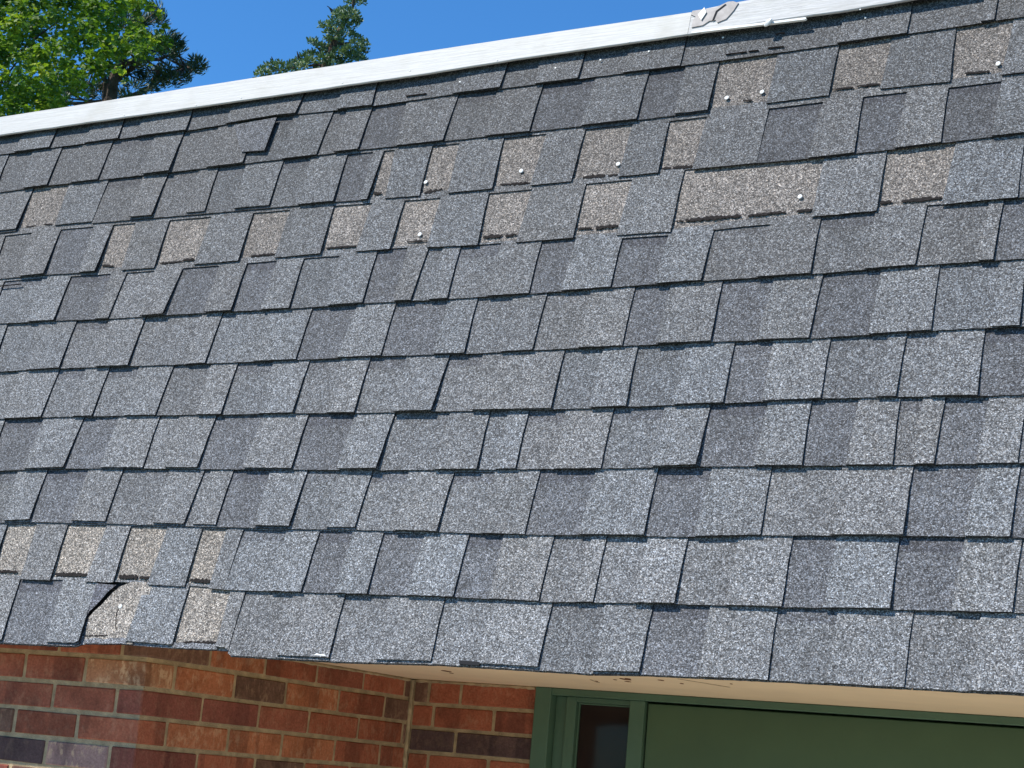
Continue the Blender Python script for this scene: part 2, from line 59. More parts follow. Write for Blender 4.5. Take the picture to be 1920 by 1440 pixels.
MAPLE = [(-12.682,5.723,11.368,0.132),(-12.639,5.887,11.448,0.147),(-12.274,5.744,11.312,0.131),(-12.232,6.079,11.456,0.16),(-13.437,5.907,11.55,0.191),(-14.385,6.738,12.361,0.212),(-13.573,6.37,11.854,0.136),(-14.177,7.168,12.624,0.209),(-13.795,6.98,12.391,0.149),(-13.885,7.531,12.685,0.165),(-13.232,5.711,11.129,0.165),(-12.993,5.818,11.209,0.139),(-13.607,6.469,11.801,0.136),(-12.913,6.24,11.423,0.213),(-12.867,6.359,11.457,0.134),(-13.562,7.048,12.11,0.226),(-13.354,7.063,12.096,0.146),(-13.254,5.574,10.948,0.168),(-13.407,6.134,11.356,0.158),(-14.06,6.768,11.862,0.208),(-13.524,6.593,11.656,0.201),(-13.085,6.452,11.417,0.16),(-13.113,6.732,11.62,0.156),(-12.741,6.708,11.499,0.21),(-12.992,7.074,11.78,0.166),(-14.745,6.794,11.869,0.148),(-14.418,6.733,11.78,0.193),(-14.418,6.902,11.93,0.147),(-14.391,7.019,11.927,0.194),(-13.919,6.848,11.766,0.144),(-13.25,6.535,11.399,0.177),(-13.97,7.283,12.037,0.221),(-13.49,7.074,11.764,0.142),(-12.55,6.735,11.343,0.185),(-13.471,7.697,12.11,0.173),(-13.521,5.703,10.768,0.141),(-14.031,6.132,11.099,0.22),(-13.552,5.975,10.917,0.228),(-14.501,6.854,11.668,0.157),(-13.256,6.272,10.961,0.18),(-13.287,6.432,11.104,0.175),(-13.733,6.986,11.623,0.184),(-13.939,7.316,11.856,0.157),(-13.978,7.482,11.93,0.178),(-13.089,7.026,11.478,0.207),(-12.882,7.002,11.393,0.184),(-12.434,6.875,11.173,0.134),(-12.505,7.135,11.323,0.185),(-13.025,7.687,11.827,0.201),(-13.541,5.593,10.526,0.214),(-13.783,5.864,10.681,0.222),(-13.768,6.029,10.806,0.164),(-13.872,6.275,11.026,0.154),(-13.903,6.559,11.141,0.228),(-12.429,5.91,10.438,0.195),(-12.461,6.212,10.564,0.146),(-12.913,6.699,10.999,0.135),(-12.739,6.718,11.026,0.188),(-13.601,7.58,11.725,0.162),(-12.702,7.139,11.244,0.136),(-11.983,6.704,10.791,0.222),(-12.785,7.504,11.469,0.156),(-12.485,7.421,11.379,0.168),(-15.33,6.371,11.242,0.19),(-15.661,6.785,11.549,0.21),(-15.267,6.657,11.397,0.226),(-14.145,6.12,10.725,0.197),(-14.757,6.862,11.392,0.164),(-14.092,6.582,11.076,0.214),(-14.934,7.356,11.664,0.182),(-14.336,7.137,11.442,0.14),(-13.548,6.683,10.932,0.179),(-13.025,6.514,10.709,0.193),(-13.849,7.244,11.418,0.147),(-13.541,7.277,11.365,0.156),(-13.041,7.011,11.078,0.179),(-14.419,8.296,12.099,0.199),(-13.382,7.716,11.598,0.197),(-13.67,8.12,11.905,0.151),(-12.773,7.505,11.296,0.228),(-12.788,7.75,11.46,0.204),(-12.428,7.616,11.254,0.225),(-13.38,5.125,9.837,0.135),(-15.282,6.423,11.049,0.14),(-15.015,6.427,10.929,0.136),(-13.129,5.355,9.949,0.156),(-13.597,5.774,10.308,0.228),(-13.923,6.186,10.579,0.139),(-13.01,5.748,10.074,0.19),(-12.643,5.792,10.057,0.188),(-13.779,6.783,10.861,0.161),(-14.095,7.116,11.214,0.162),(-13.855,7.185,11.179,0.144),(-12.759,6.469,10.491,0.188),(-12.261,6.312,10.32,0.151),(-12.817,6.854,10.733,0.162),(-13.025,7.285,11.012,0.207),(-12.708,7.204,10.892,0.226),(-13.134,7.677,11.252,0.169),(-11.823,6.758,10.464,0.198),(-11.689,6.889,10.482,0.133),(-11.742,7.076,10.575,0.226),(-14.036,5.494,10.019,0.213),(-13.419,5.296,9.805,0.202),(-15.106,6.534,10.911,0.162),(-13.901,6.055,10.297,0.224),(-14.9,6.882,11.07,0.212),(-12.892,5.724,9.95,0.188),(-14.54,6.962,11.024,0.158),(-13.806,6.628,10.611,0.155),(-13.043,6.314,10.25,0.216),(-13.304,6.584,10.466,0.18),(-12.747,6.335,10.209,0.221),(-13.883,7.376,11.069,0.217),(-13.767,7.462,11.165,0.182),(-12.469,6.645,10.366,0.133),(-12.758,7.062,10.635,0.171),(-12.88,7.916,11.148,0.167),(-12.776,8.011,11.234,0.138),(-15.811,6.513,10.846,0.224),(-15.673,6.538,10.782,0.198),(-15.613,7.069,11.088,0.152),(-15.676,7.239,11.158,0.185),(-13.688,6.088,10.153,0.196),(-14.231,6.934,10.703,0.186),(-14.051,7.051,10.78,0.161),(-14.448,7.518,11.14,0.194),(-13.61,6.999,10.618,0.214),(-13.766,7.513,10.95,0.221),(-13.394,7.436,10.78,0.149),(-12.964,7.267,10.628,0.149),(-13.779,8.122,11.283,0.204),(-13.451,8.077,11.158,0.163),(-14.092,8.945,11.82,0.215),(-12.423,7.699,10.803,0.14),(-13.285,8.653,11.472,0.204),(-15.433,6.349,10.45,0.227),(-13.613,5.297,9.515,0.168),(-14.733,6.202,10.275,0.171),(-14.04,5.87,9.89,0.168),(-14.173,6.196,10.067,0.138),(-14.577,6.541,10.429,0.179),(-14.49,6.716,10.482,0.16),(-14.324,6.761,10.452,0.16),(-14.544,7.046,10.714,0.173),(-14.105,6.869,10.498,0.14),(-14.631,7.471,10.936,0.224),(-13.236,6.652,10.218,0.207),(-12.502,6.228,9.779,0.169),(-12.496,6.392,9.821,0.175),(-12.463,6.537,9.898,0.199),(-12.295,6.582,9.904,0.174),(-13.834,8.006,11.041,0.134),(-13.488,7.899,10.882,0.213),(-13.682,8.496,11.255,0.145),(-12.47,7.687,10.537,0.152),(-12.097,7.483,10.416,0.197),(-11.8,7.403,10.329,0.169),(-13.524,5.211,9.216,0.191),(-13.912,5.602,9.512,0.134),(-14.273,5.915,9.775,0.168),(-13.589,5.658,9.473,0.201),(-13.402,5.685,9.506,0.168),(-14.29,6.453,10.126,0.188),(-14.134,6.486,10.123,0.179),(-12.93,5.833,9.486,0.181),(-14.508,7.017,10.456,0.135),(-13.49,6.464,9.962,0.176),(-14.565,7.444,10.699,0.202),(-12.606,6.73,9.947,0.176),(-13.271,7.384,10.36,0.161),(-13.759,7.918,10.815,0.18),(-12.42,7.053,10.089,0.139),(-12.171,7.084,10.035,0.158),(-13.264,8.119,10.772,0.193),(-12.929,8.017,10.708,0.218),(-13.323,8.548,11.096,0.136),(-12.592,8.086,10.699,0.213),(-13.061,8.725,11.09,0.142),(-15.745,6.386,10.129,0.142),(-15.802,6.551,10.322,0.177),(-16.129,6.981,10.621,0.195),(-15.678,6.994,10.513,0.131),(-15.044,6.821,10.274,0.146),(-14.411,6.566,10.036,0.14),(-13.97,6.389,9.811,0.196),(-14.003,6.582,9.915,0.175),(-15.526,7.767,10.905,0.18),(-15.382,7.906,10.907,0.173),(-15.149,7.885,10.911,0.157),(-15.167,8.096,10.97,0.195),(-14.693,8.123,10.949,0.194),(-13.022,7.274,10.124,0.194),(-13.366,7.67,10.412,0.14),(-14.159,8.517,10.97,0.137),(-12.975,7.796,10.354,0.22),(-12.745,7.721,10.327,0.133),(-13.016,8.116,10.565,0.224),(-12.392,8.034,10.437,0.184),(-13.933,9.615,11.568,0.158),(-14.023,5.553,9.174,0.169),(-15.492,6.597,10.02,0.184),(-13.499,5.545,9.11,0.175),(-14.329,6.331,9.661,0.156),(-14.758,6.798,10.054,0.151),(-14.65,6.859,9.977,0.144),(-13.192,6.05,9.304,0.216),(-14.39,7.012,10.051,0.156),(-12.917,6.187,9.37,0.207),(-13.945,7.094,10.017,0.218),(-13.207,6.91,9.812,0.173),(-14.457,7.968,10.563,0.206),(-12.352,6.602,9.463,0.216),(-13.1,7.361,9.976,0.165),(-13.17,7.586,10.115,0.21),(-13.094,7.633,10.107,0.208),(-12.917,7.907,10.287,0.151),(-13.13,8.722,10.734,0.195),(-12.033,7.862,10.037,0.189),(-12.312,8.361,10.392,0.204),(-15.341,6.229,9.628,0.137),(-15.44,6.407,9.804,0.132),(-13.748,5.546,8.997,0.211),(-14.597,6.199,9.462,0.207),(-15.153,6.772,9.872,0.216),(-13.314,5.755,8.973,0.151),(-13.939,6.24,9.401,0.14),(-13.123,5.874,9.062,0.204),(-13.365,6.255,9.25,0.2),(-13.787,6.655,9.585,0.133),(-14.447,7.329,10.013,0.199),(-14.545,7.603,10.181,0.172),(-14.011,7.383,9.975,0.175),(-13.277,6.942,9.611,0.208),(-13.555,7.385,9.926,0.14),(-13.153,7.176,9.749,0.131),(-13.175,7.363,9.879,0.186),(-13.841,8.476,10.572,0.131),(-13.07,8.111,10.201,0.211),(-13.574,8.731,10.613,0.148),(-12.535,8.042,10.09,0.16),(-12.543,8.385,10.225,0.19),(-12.765,8.815,10.527,0.216),(-16.002,6.631,9.791,0.139),(-16.4,7.082,10.146,0.182),(-15.308,6.525,9.634,0.176),(-15.718,6.958,9.93,0.14),(-16.173,7.424,10.274,0.165),(-14.741,6.828,9.644,0.177),(-15.744,7.694,10.267,0.176),(-14.211,6.968,9.661,0.213),(-14.362,7.284,9.79,0.188),(-14.888,7.85,10.221,0.173),(-14.321,7.642,10.022,0.167),(-14.573,7.942,10.207,0.204),(-13.47,7.356,9.659,0.137),(-14.432,8.233,10.307,0.134),(-13.397,7.611,9.797,0.182),(-14.423,9.019,10.726,0.163),(-12.839,7.961,9.907,0.209),(-13.894,9.525,10.928,0.205),(-13.082,8.91,10.458,0.172),(-12.455,8.801,10.259,0.192),(-13.8,5.39,8.58,0.155),(-14.942,6.22,9.172,0.208),(-14.31,5.973,9.009,0.224),(-14.602,6.288,9.183,0.135),(-15.54,7.104,9.79,0.176),(-13.631,5.967,8.807,0.162),(-13.432,5.978,8.777,0.205),(-13.56,6.531,9.145,0.137),(-14.415,7.339,9.73,0.161),(-14.127,7.724,9.814,0.169),(-13.163,7.064,9.343,0.176),(-12.651,6.862,9.14,0.226),(-14.037,8.204,10.035,0.163),(-12.914,7.476,9.446,0.21),(-12.516,7.257,9.293,0.153),(-12.694,7.604,9.536,0.197),(-12.52,7.7,9.553,0.223),(-13.02,8.335,9.906,0.179),(-13.015,8.651,10.121,0.177),(-11.748,7.779,9.441,0.178),(-13.049,9.143,10.333,0.191),(-11.964,8.325,9.741,0.191),(-14.744,5.97,8.908,0.141),(-14.707,6.226,9.044,0.158),(-14.379,6.23,8.985,0.166),(-14.83,6.6,9.23,0.159),(-13.848,6.316,8.896,0.146),(-14.748,7.097,9.428,0.208),(-13.14,6.305,8.753,0.164),(-13.721,6.896,9.146,0.198),(-14.224,7.62,9.627,0.192),(-12.798,6.72,8.939,0.18),(-14.049,7.867,9.693,0.225),(-13.615,7.735,9.569,0.202),(-13.851,8.272,9.851,0.21),(-13.071,8.011,9.572,0.226),(-12.618,8.243,9.583,0.206),(-13.176,8.899,10.028,0.194),(-13.313,9.45,10.341,0.196),(-11.465,7.96,9.31,0.181),(-11.614,8.302,9.508,0.161),(-16.074,6.836,9.302,0.178),(-15.078,6.342,8.991,0.143),(-15.113,6.581,9.017,0.166),(-14.979,6.633,9.067,0.142),(-14.87,6.684,9.042,0.141),(-15.836,7.536,9.6,0.162),(-15.907,7.916,9.89,0.157),(-15.349,7.937,9.807,0.161),(-15.603,8.324,10.021,0.229),(-14.299,7.467,9.36,0.183),(-14.162,7.641,9.416,0.161),(-13.952,7.598,9.399,0.154),(-14.309,8.292,9.732,0.183),(-13.477,7.735,9.384,0.171),(-14.406,8.719,10.002,0.162),(-13.348,8.109,9.505,0.138),(-14.587,9.319,10.314,0.202),(-14.447,9.471,10.321,0.136),(-14.242,9.456,10.332,0.154),(-13.554,9.014,9.978,0.22),(-13.824,9.701,10.296,0.217),(-13.878,10.004,10.446,0.163),(-14.368,5.976,8.439,0.199),(-14.44,6.131,8.594,0.153),(-14.422,6.271,8.634,0.225),(-15.121,6.948,9.105,0.219),(-13.854,6.259,8.505,0.192),(-14.907,7.093,9.122,0.153),(-13.337,6.241,8.395,0.166),(-13.767,6.678,8.713,0.148),(-13.905,7.231,8.981,0.167),(-13.462,7.11,8.866,0.179),(-13.697,7.5,9.094,0.21),(-13.747,7.895,9.26,0.15),(-12.821,7.251,8.812,0.164),(-12.462,7.136,8.702,0.166),(-13.597,8.363,9.457,0.153),(-13.203,8.384,9.447,0.22),(-13.386,8.696,9.565,0.159),(-13.302,8.84,9.681,0.164),(-12.562,8.618,9.416,0.157),(-11.773,8.081,9.043,0.228),(-13.005,9.521,9.928,0.173),(-12.022,8.753,9.401,0.143),(-15.073,6.431,8.667,0.144),(-14.497,6.193,8.399,0.205),(-14.496,6.347,8.476,0.152),(-15.068,6.881,8.886,0.19),(-14.711,6.884,8.809,0.204),(-14.641,6.935,8.821,0.185),(-15.244,7.561,9.176,0.196),(-14.103,6.901,8.677,0.169),(-13.504,6.649,8.468,0.196),(-14.77,7.729,9.196,0.206),(-13.819,7.259,8.863,0.184),(-14.345,8.189,9.28,0.163),(-13.866,8.041,9.2,0.17),(-13.913,8.174,9.216,0.145),(-14.31,8.745,9.549,0.165),(-13.007,7.901,9.017,0.221),(-12.626,7.939,8.904,0.19),(-13.165,8.632,9.338,0.146),(-13.143,8.694,9.426,0.168),(-12.778,8.584,9.259,0.198),(-12.805,8.878,9.374,0.188),(-12.624,8.943,9.45,0.142),(-12.899,9.866,9.835,0.201),(-15.568,6.918,8.76,0.224),(-14.883,6.719,8.507,0.148),(-15.955,7.526,9.081,0.199),(-15.573,7.421,9.004,0.185),(-16.144,7.997,9.273,0.157),(-14.343,6.948,8.529,0.167),(-14.214,7.365,8.78,0.156),(-14.072,7.47,8.77,0.16),(-13.958,7.5,8.775,0.138),(-14.052,7.822,8.952,0.216),(-15.135,9.251,9.69,0.177),(-13.651,8.259,9.078,0.219),(-13.928,8.599,9.284,0.172),(-12.94,7.961,8.827,0.147),(-12.292,7.731,8.575,0.14),(-12.491,8.064,8.798,0.127),(-12.115,7.812,8.59,0.154),(-10.713,6.878,7.974,0.124),(-10.701,6.964,8.072,0.097),(-11.504,7.843,8.545,0.096),(-11.636,8.187,8.709,0.136),(-11.141,7.773,8.48,0.148),(-12.446,9.213,9.359,0.101),(-11.726,8.595,8.954,0.112),(-10.893,7.986,8.519,0.106),(-11.682,8.827,9.037,0.091),(-14.699,8.179,9.044,0.169),(-13.996,7.743,8.754,0.18),(-13.627,7.712,8.677,0.164),(-13.921,8.094,8.924,0.178),(-13.792,8.22,8.954,0.184),(-13.805,8.349,9.026,0.223),(-13.729,8.489,9.052,0.176),(-11.333,6.702,7.949,0.097),(-12.438,7.706,8.488,0.153),(-12.366,7.795,8.495,0.127),(-12.214,7.747,8.506,0.134),(-11.601,7.427,8.229,0.13),(-12.107,8.009,8.573,0.135),(-11.896,7.931,8.536,0.092),(-13.173,9.236,9.255,0.097),(-11.889,8.127,8.625,0.103),(-11.995,8.396,8.764,0.12),(-11.983,8.472,8.792,0.151),(-10.577,7.283,8.027,0.11),(-12.135,8.868,8.974,0.112),(-11.888,8.867,8.937,0.146),(-11.672,8.723,8.887,0.141),(-10.464,7.695,8.223,0.132),(-13.965,7.779,8.667,0.184),(-13.195,7.556,8.426,0.168),(-13.311,7.84,8.59,0.213),(-12.823,7.567,8.426,0.218),(-11.501,6.874,7.867,0.103),(-12.015,7.345,8.205,0.114),(-11.882,7.402,8.203,0.148),(-11.321,7.16,8.013,0.145),(-12.806,8.641,8.836,0.137),(-10.971,7.046,7.858,0.09),(-11.223,7.406,8.058,0.099),(-11.244,7.536,8.131,0.117),(-11.497,7.899,8.355,0.09),(-11.209,7.868,8.266,0.121),(-11.778,8.554,8.641,0.101),(-11.642,8.631,8.707,0.113),(-14.325,7.899,8.57,0.144),(-13.711,8.148,8.678,0.223),(-14.903,9.346,9.325,0.226),(-13.536,8.448,8.74,0.209),(-12.238,7.635,8.216,0.102),(-12.837,8.252,8.615,0.13),(-11.81,7.594,8.13,0.128),(-12.566,8.464,8.593,0.135),(-11.748,7.785,8.238,0.101),(-12.165,8.481,8.583,0.089),(-12.429,8.854,8.786,0.127),(-11.713,8.317,8.413,0.125),(-10.362,7.063,7.722,0.092),(-12.82,9.674,9.172,0.133),(-11.467,8.431,8.466,0.152),(-12.304,9.598,9.091,0.133),(-14.527,8.083,8.592,0.136),(-13.279,7.665,8.293,0.185),(-13.567,8.035,8.494,0.174),(-12.866,7.649,8.229,0.133),(-12.936,8.093,8.429,0.116),(-11.794,7.237,7.919,0.107),(-12.714,8.134,8.387,0.15),(-11.127,6.865,7.594,0.11),(-13.428,9.091,8.912,0.119),(-11.729,7.691,8.013,0.133),(-12.338,8.353,8.451,0.132),(-11.736,7.916,8.155,0.089),(-12.5,8.781,8.637,0.118),(-11.511,7.964,8.136,0.105),(-11.928,8.532,8.456,0.13),(-11.322,8.042,8.198,0.096),(-11.795,8.7,8.46,0.141),(-10.486,7.569,7.813,0.1),(-10.339,7.625,7.869,0.103),(-12.066,9.45,8.841,0.122),(-10.937,8.516,8.27,0.144),(-13.072,6.97,7.862,0.194),(-14.433,8.259,8.509,0.2),(-14.292,8.306,8.564,0.218),(-13.826,8.085,8.348,0.178),(-14.332,8.725,8.706,0.177),(-14.102,8.772,8.754,0.134),(-12.591,7.639,8.049,0.155),(-12.263,7.591,8.0,0.112),(-12.631,7.981,8.212,0.113),(-13.667,9.067,8.734,0.143),(-11.918,7.655,7.931,0.114),(-12.347,8.099,8.217,0.104),(-12.753,8.685,8.483,0.119),(-10.979,7.139,7.571,0.109),(-10.893,7.113,7.572,0.115),(-12.973,9.189,8.751,0.105),(-10.574,7.067,7.545,0.117),(-12.439,8.972,8.608,0.147),(-12.135,8.856,8.442,0.149),(-10.508,7.385,7.637,0.125),(-11.055,8.018,8.0,0.142),(-11.771,8.897,8.43,0.115),(-11.626,8.896,8.475,0.13),(-10.163,7.537,7.64,0.121),(-14.04,7.728,8.128,0.222),(-15.671,9.189,8.994,0.165),(-13.711,7.819,8.091,0.22),(-13.599,8.001,8.227,0.161),(-13.817,8.267,8.334,0.208),(-14.284,8.869,8.606,0.221),(-12.064,7.416,7.797,0.139),(-12.918,8.249,8.184,0.12),(-11.986,7.56,7.839,0.124),(-13.068,8.651,8.381,0.1),(-11.31,7.233,7.614,0.107),(-11.383,7.395,7.687,0.095),(-12.049,8.101,8.047,0.143),(-12.488,8.682,8.348,0.121),(-11.955,8.359,8.091,0.142),(-12.835,9.266,8.609,0.098),(-10.715,7.554,7.632,0.101),(-12.228,9.155,8.454,0.108),(-11.407,8.417,8.066,0.119),(-13.304,7.172,7.691,0.222),(-14.699,8.488,8.37,0.164),(-14.726,8.665,8.464,0.187),(-13.898,8.261,8.172,0.173),(-14.384,9.047,8.556,0.175),(-14.131,8.969,8.561,0.206),(-11.568,6.996,7.412,0.108),(-12.315,7.792,7.835,0.097),(-11.144,6.91,7.339,0.089),(-13.523,9.215,8.528,0.101),(-10.824,6.87,7.231,0.118),(-10.808,7.015,7.343,0.099),(-12.812,8.99,8.366,0.1),(-10.663,7.155,7.328,0.125),(-11.323,7.889,7.736,0.134),(-11.927,8.598,8.136,0.11),(-10.792,7.633,7.591,0.136),(-14.985,8.529,8.297,0.141),(-14.648,8.426,8.285,0.169),(-14.458,8.449,8.246,0.222),(-12.925,7.498,7.635,0.175),(-14.176,8.701,8.327,0.204),(-13.54,8.525,8.099,0.23),(-12.162,7.579,7.572,0.121),(-12.36,7.781,7.727,0.125),(-13.029,8.594,8.069,0.108),(-11.578,7.53,7.474,0.121),(-13.219,9.109,8.33,0.15),(-10.971,7.217,7.315,0.115),(-11.605,7.849,7.662,0.138),(-12.34,8.673,8.014,0.092),(-12.123,8.711,8.034,0.113),(-11.828,8.518,7.913,0.124),(-14.326,8.066,7.974,0.14),(-13.78,7.836,7.811,0.177),(-14.6,8.649,8.226,0.185),(-13.874,8.399,8.052,0.132),(-13.597,8.807,8.17,0.146),(-12.407,7.912,7.632,0.103),(-12.342,7.936,7.643,0.136),(-13.127,8.851,8.112,0.125),(-12.725,8.523,7.967,0.121),(-12.02,8.021,7.608,0.123),(-13.02,9.061,8.128,0.143),(-11.65,7.91,7.535,0.152),(-12.629,9.028,8.076,0.143),(-14.172,7.905,7.684,0.139),(-14.256,8.16,7.852,0.161),(-13.727,7.957,7.678,0.201),(-13.836,8.66,7.952,0.145),(-13.762,8.754,7.967,0.172),(-11.256,6.829,6.947,0.151),(-13.513,8.942,8.095,0.092),(-13.134,8.638,7.861,0.131),(-11.247,7.117,7.098,0.101),(-13.156,8.943,8.002,0.127),(-11.499,7.821,7.429,0.137),(-12.326,8.774,7.842,0.15),(-14.304,8.268,7.756,0.134),(-14.337,8.47,7.843,0.215),(-14.295,8.685,7.88,0.154),(-13.66,8.314,7.748,0.15),(-14.192,8.99,8.031,0.191),(-13.618,8.638,7.839,0.226),(-11.423,6.915,6.901,0.117),(-12.363,7.915,7.375,0.097),(-12.3,7.913,7.425,0.121),(-12.15,8.004,7.454,0.112),(-12.125,8.083,7.451,0.094),(-13.22,9.157,7.944,0.088),(-12.073,8.24,7.544,0.104),(-11.789,8.165,7.477,0.128),(-13.954,7.784,7.454,0.147),(-15.811,9.47,8.208,0.173),(-14.151,8.401,7.695,0.227),(-15.376,9.514,8.153,0.196),(-14.632,9.15,7.946,0.229),(-14.309,9.308,8.054,0.22),(-12.139,7.578,7.131,0.146),(-12.799,8.443,7.553,0.103),(-11.748,7.599,7.15,0.101),(-11.21,7.206,6.934,0.152),(-12.14,8.239,7.35,0.142),(-9.582,7.064,7.723,0.046),(-9.667,6.956,7.768,0.072),(-9.72,7.028,7.553,0.061),(-9.664,7.102,7.516,0.061),(-9.602,7.111,7.606,0.041),(-9.566,7.13,7.632,0.036),(-10.269,6.594,7.335,0.072),(-10.469,6.332,7.413,0.113),(-10.421,6.366,7.445,0.102),(-10.504,6.362,7.292,0.082),(-10.463,6.506,7.115,0.072),(-10.31,6.691,7.078,0.082),(-10.218,6.724,7.197,0.061),(-9.895,7.03,7.234,0.061),(-9.873,7.08,7.181,0.046),(-10.478,6.642,6.824,0.061),(-9.996,6.807,7.459,0.072),(-9.728,6.894,7.773,0.072),(-9.885,6.801,7.666,0.061)]
PINE=[(-13.73,11.365,10.268,0.082),(-13.57,11.282,10.121,0.082),(-13.79,11.395,10.135,0.095),(-13.148,10.895,9.802,0.057),(-13.622,11.025,9.937,0.114),(-13.444,10.67,9.694,0.127),(-13.706,11.656,10.019,0.082),(-13.005,11.0,9.581,0.082),(-13.716,11.856,9.955,0.07),(-13.04,10.953,9.47,0.101),(-13.213,10.967,9.595,0.089),(-13.641,11.447,9.721,0.076),(-13.554,11.175,9.63,0.101),(-12.819,11.137,9.409,0.057),(-12.7,11.094,9.312,0.07),(-13.423,11.966,9.705,0.057),(-12.841,11.156,9.303,0.07),(-13.204,11.458,9.439,0.076),(-13.608,11.773,9.583,0.07),(-13.275,11.288,9.529,0.057),(-13.203,11.426,9.353,0.057),(-13.03,10.914,9.241,0.07),(-13.921,11.706,9.594,0.095),(-13.678,11.287,9.329,0.089),(-13.798,11.258,9.464,0.089),(-13.446,10.991,9.376,0.082),(-13.915,11.33,9.309,0.076),(-13.275,11.216,9.187,0.057),(-13.186,10.914,9.024,0.057),(-13.585,10.757,9.395,0.101),(-14.145,11.145,9.461,0.089),(-14.202,11.355,9.42,0.076),(-13.948,10.895,9.173,0.082),(-14.16,11.042,9.158,0.095),(-14.561,11.223,9.31,0.095),(-14.373,10.845,9.073,0.095),(-14.577,11.349,9.228,0.076),(-13.997,10.42,8.766,0.076),(-14.331,11.359,9.203,0.057),(-14.417,10.939,9.279,0.095),(-13.378,11.502,9.313,0.044),(-13.292,11.593,9.392,0.044),(-13.922,10.235,8.874,0.095),(-13.855,10.041,8.665,0.101),(-13.984,9.923,8.695,0.114),(-15.07,10.704,9.066,0.114),(-14.586,10.084,8.894,0.114),(-14.572,10.618,8.877,0.076),(-14.628,10.247,8.707,0.089),(-14.084,11.127,10.113,0.127),(-14.105,10.801,10.04,0.127),(-13.455,10.64,9.908,0.101),(-13.714,11.097,9.783,0.114),(-13.192,10.729,9.524,0.089),(-14.117,11.408,9.834,0.101),(-13.215,10.675,9.345,0.089),(-14.212,11.234,9.841,0.114),(-13.777,11.031,9.337,0.089),(-13.256,10.795,8.985,0.076),(-14.304,11.577,9.352,0.082),(-13.035,11.024,9.178,0.076),(-13.388,11.603,9.587,0.063),(-13.191,11.028,9.166,0.076),(-13.353,10.738,8.848,0.063)]
PINE_BR=[[(-13.883,11.007,9.014),(-13.828,10.958,9.216),(-13.762,10.93,9.392),(-13.687,10.894,9.595),(-13.624,10.86,9.768)],[(-13.851,11.016,9.059),(-13.806,10.949,9.275)],[(-13.904,11.03,8.928),(-13.515,11.259,9.22),(-13.309,11.353,9.409),(-13.185,11.425,9.489)],[(-13.762,10.93,9.392),(-13.561,11.073,9.49),(-13.404,11.209,9.513),(-13.255,11.292,9.62)],[(-13.815,10.97,9.219),(-13.615,11.056,9.425),(-13.413,11.081,9.736)],[(-13.931,10.979,8.976),(-13.894,10.901,9.201),(-13.925,10.788,9.354)],[(-13.515,11.259,9.22),(-13.42,11.248,9.413),(-13.428,11.207,9.476)]]
JUN=[(-8.948,8.744,8.488,0.03),(-8.954,8.813,8.525,0.03),(-8.929,8.838,8.517,0.03),(-8.805,8.748,8.469,0.03),(-8.78,8.748,8.45,0.02),(-8.724,8.415,8.288,0.02),(-8.99,8.842,8.61,0.039),(-8.714,8.476,8.485,0.034),(-8.96,8.663,8.351,0.049),(-8.675,8.377,8.195,0.049),(-8.749,8.563,8.262,0.049),(-8.815,8.696,8.289,0.044),(-8.785,8.694,8.249,0.034),(-8.824,8.612,8.239,0.054),(-8.869,8.555,8.226,0.054),(-8.759,8.326,8.16,0.034),(-8.891,8.773,8.257,0.039),(-8.838,8.588,8.16,0.044),(-8.825,8.391,8.113,0.049),(-8.979,8.498,8.151,0.044),(-9.14,8.62,8.231,0.03),(-9.057,8.759,8.223,0.054),(-8.983,8.558,8.117,0.049),(-8.794,8.471,8.014,0.049),(-9.045,8.713,8.115,0.049),(-8.985,8.749,8.087,0.044),(-9.029,8.606,8.083,0.039),(-9.057,8.944,8.281,0.03),(-8.799,8.658,8.104,0.034),(-8.828,8.773,8.126,0.039),(-8.608,8.551,7.973,0.039),(-8.628,8.63,7.979,0.03),(-8.692,8.643,7.973,0.044),(-8.739,8.593,7.988,0.039),(-8.659,8.667,7.939,0.034),(-8.688,8.6,7.905,0.039),(-9.325,8.756,8.155,0.03),(-9.163,8.612,8.063,0.039),(-9.09,8.599,8.017,0.044),(-9.084,8.673,8.017,0.039),(-9.084,8.419,7.991,0.02),(-9.236,8.82,8.068,0.039),(-9.113,8.785,8.078,0.044),(-8.949,8.668,7.977,0.049),(-8.749,8.492,7.868,0.044),(-8.701,8.499,7.884,0.049),(-8.694,8.552,7.856,0.049),(-8.925,8.944,8.027,0.044),(-8.628,8.609,7.831,0.034),(-8.905,8.746,7.933,0.054),(-8.987,8.748,7.934,0.049),(-8.989,8.627,7.894,0.049),(-9.02,8.547,7.866,0.049),(-9.327,8.828,8.052,0.049),(-9.378,8.799,8.057,0.044),(-9.34,8.681,7.972,0.044),(-9.211,8.616,7.888,0.054),(-9.455,8.773,7.984,0.039),(-9.387,8.631,7.896,0.044),(-9.145,8.436,7.766,0.049),(-9.184,8.327,7.746,0.03),(-9.222,8.313,7.725,0.039),(-9.247,8.253,7.724,0.034),(-9.409,8.366,7.786,0.039),(-9.548,8.451,7.813,0.039),(-9.413,8.236,7.688,0.034),(-9.386,8.166,7.626,0.03),(-9.45,8.33,7.691,0.044),(-9.438,8.427,7.749,0.044),(-9.552,8.684,7.867,0.044),(-9.487,8.736,7.891,0.044),(-9.253,8.829,7.94,0.049),(-8.954,8.594,7.806,0.044),(-9.096,8.93,7.982,0.044),(-9.48,8.27,7.65,0.03),(-9.531,8.485,7.728,0.039),(-9.417,8.528,7.732,0.039),(-9.177,8.444,7.703,0.039),(-9.184,8.672,7.827,0.039)]
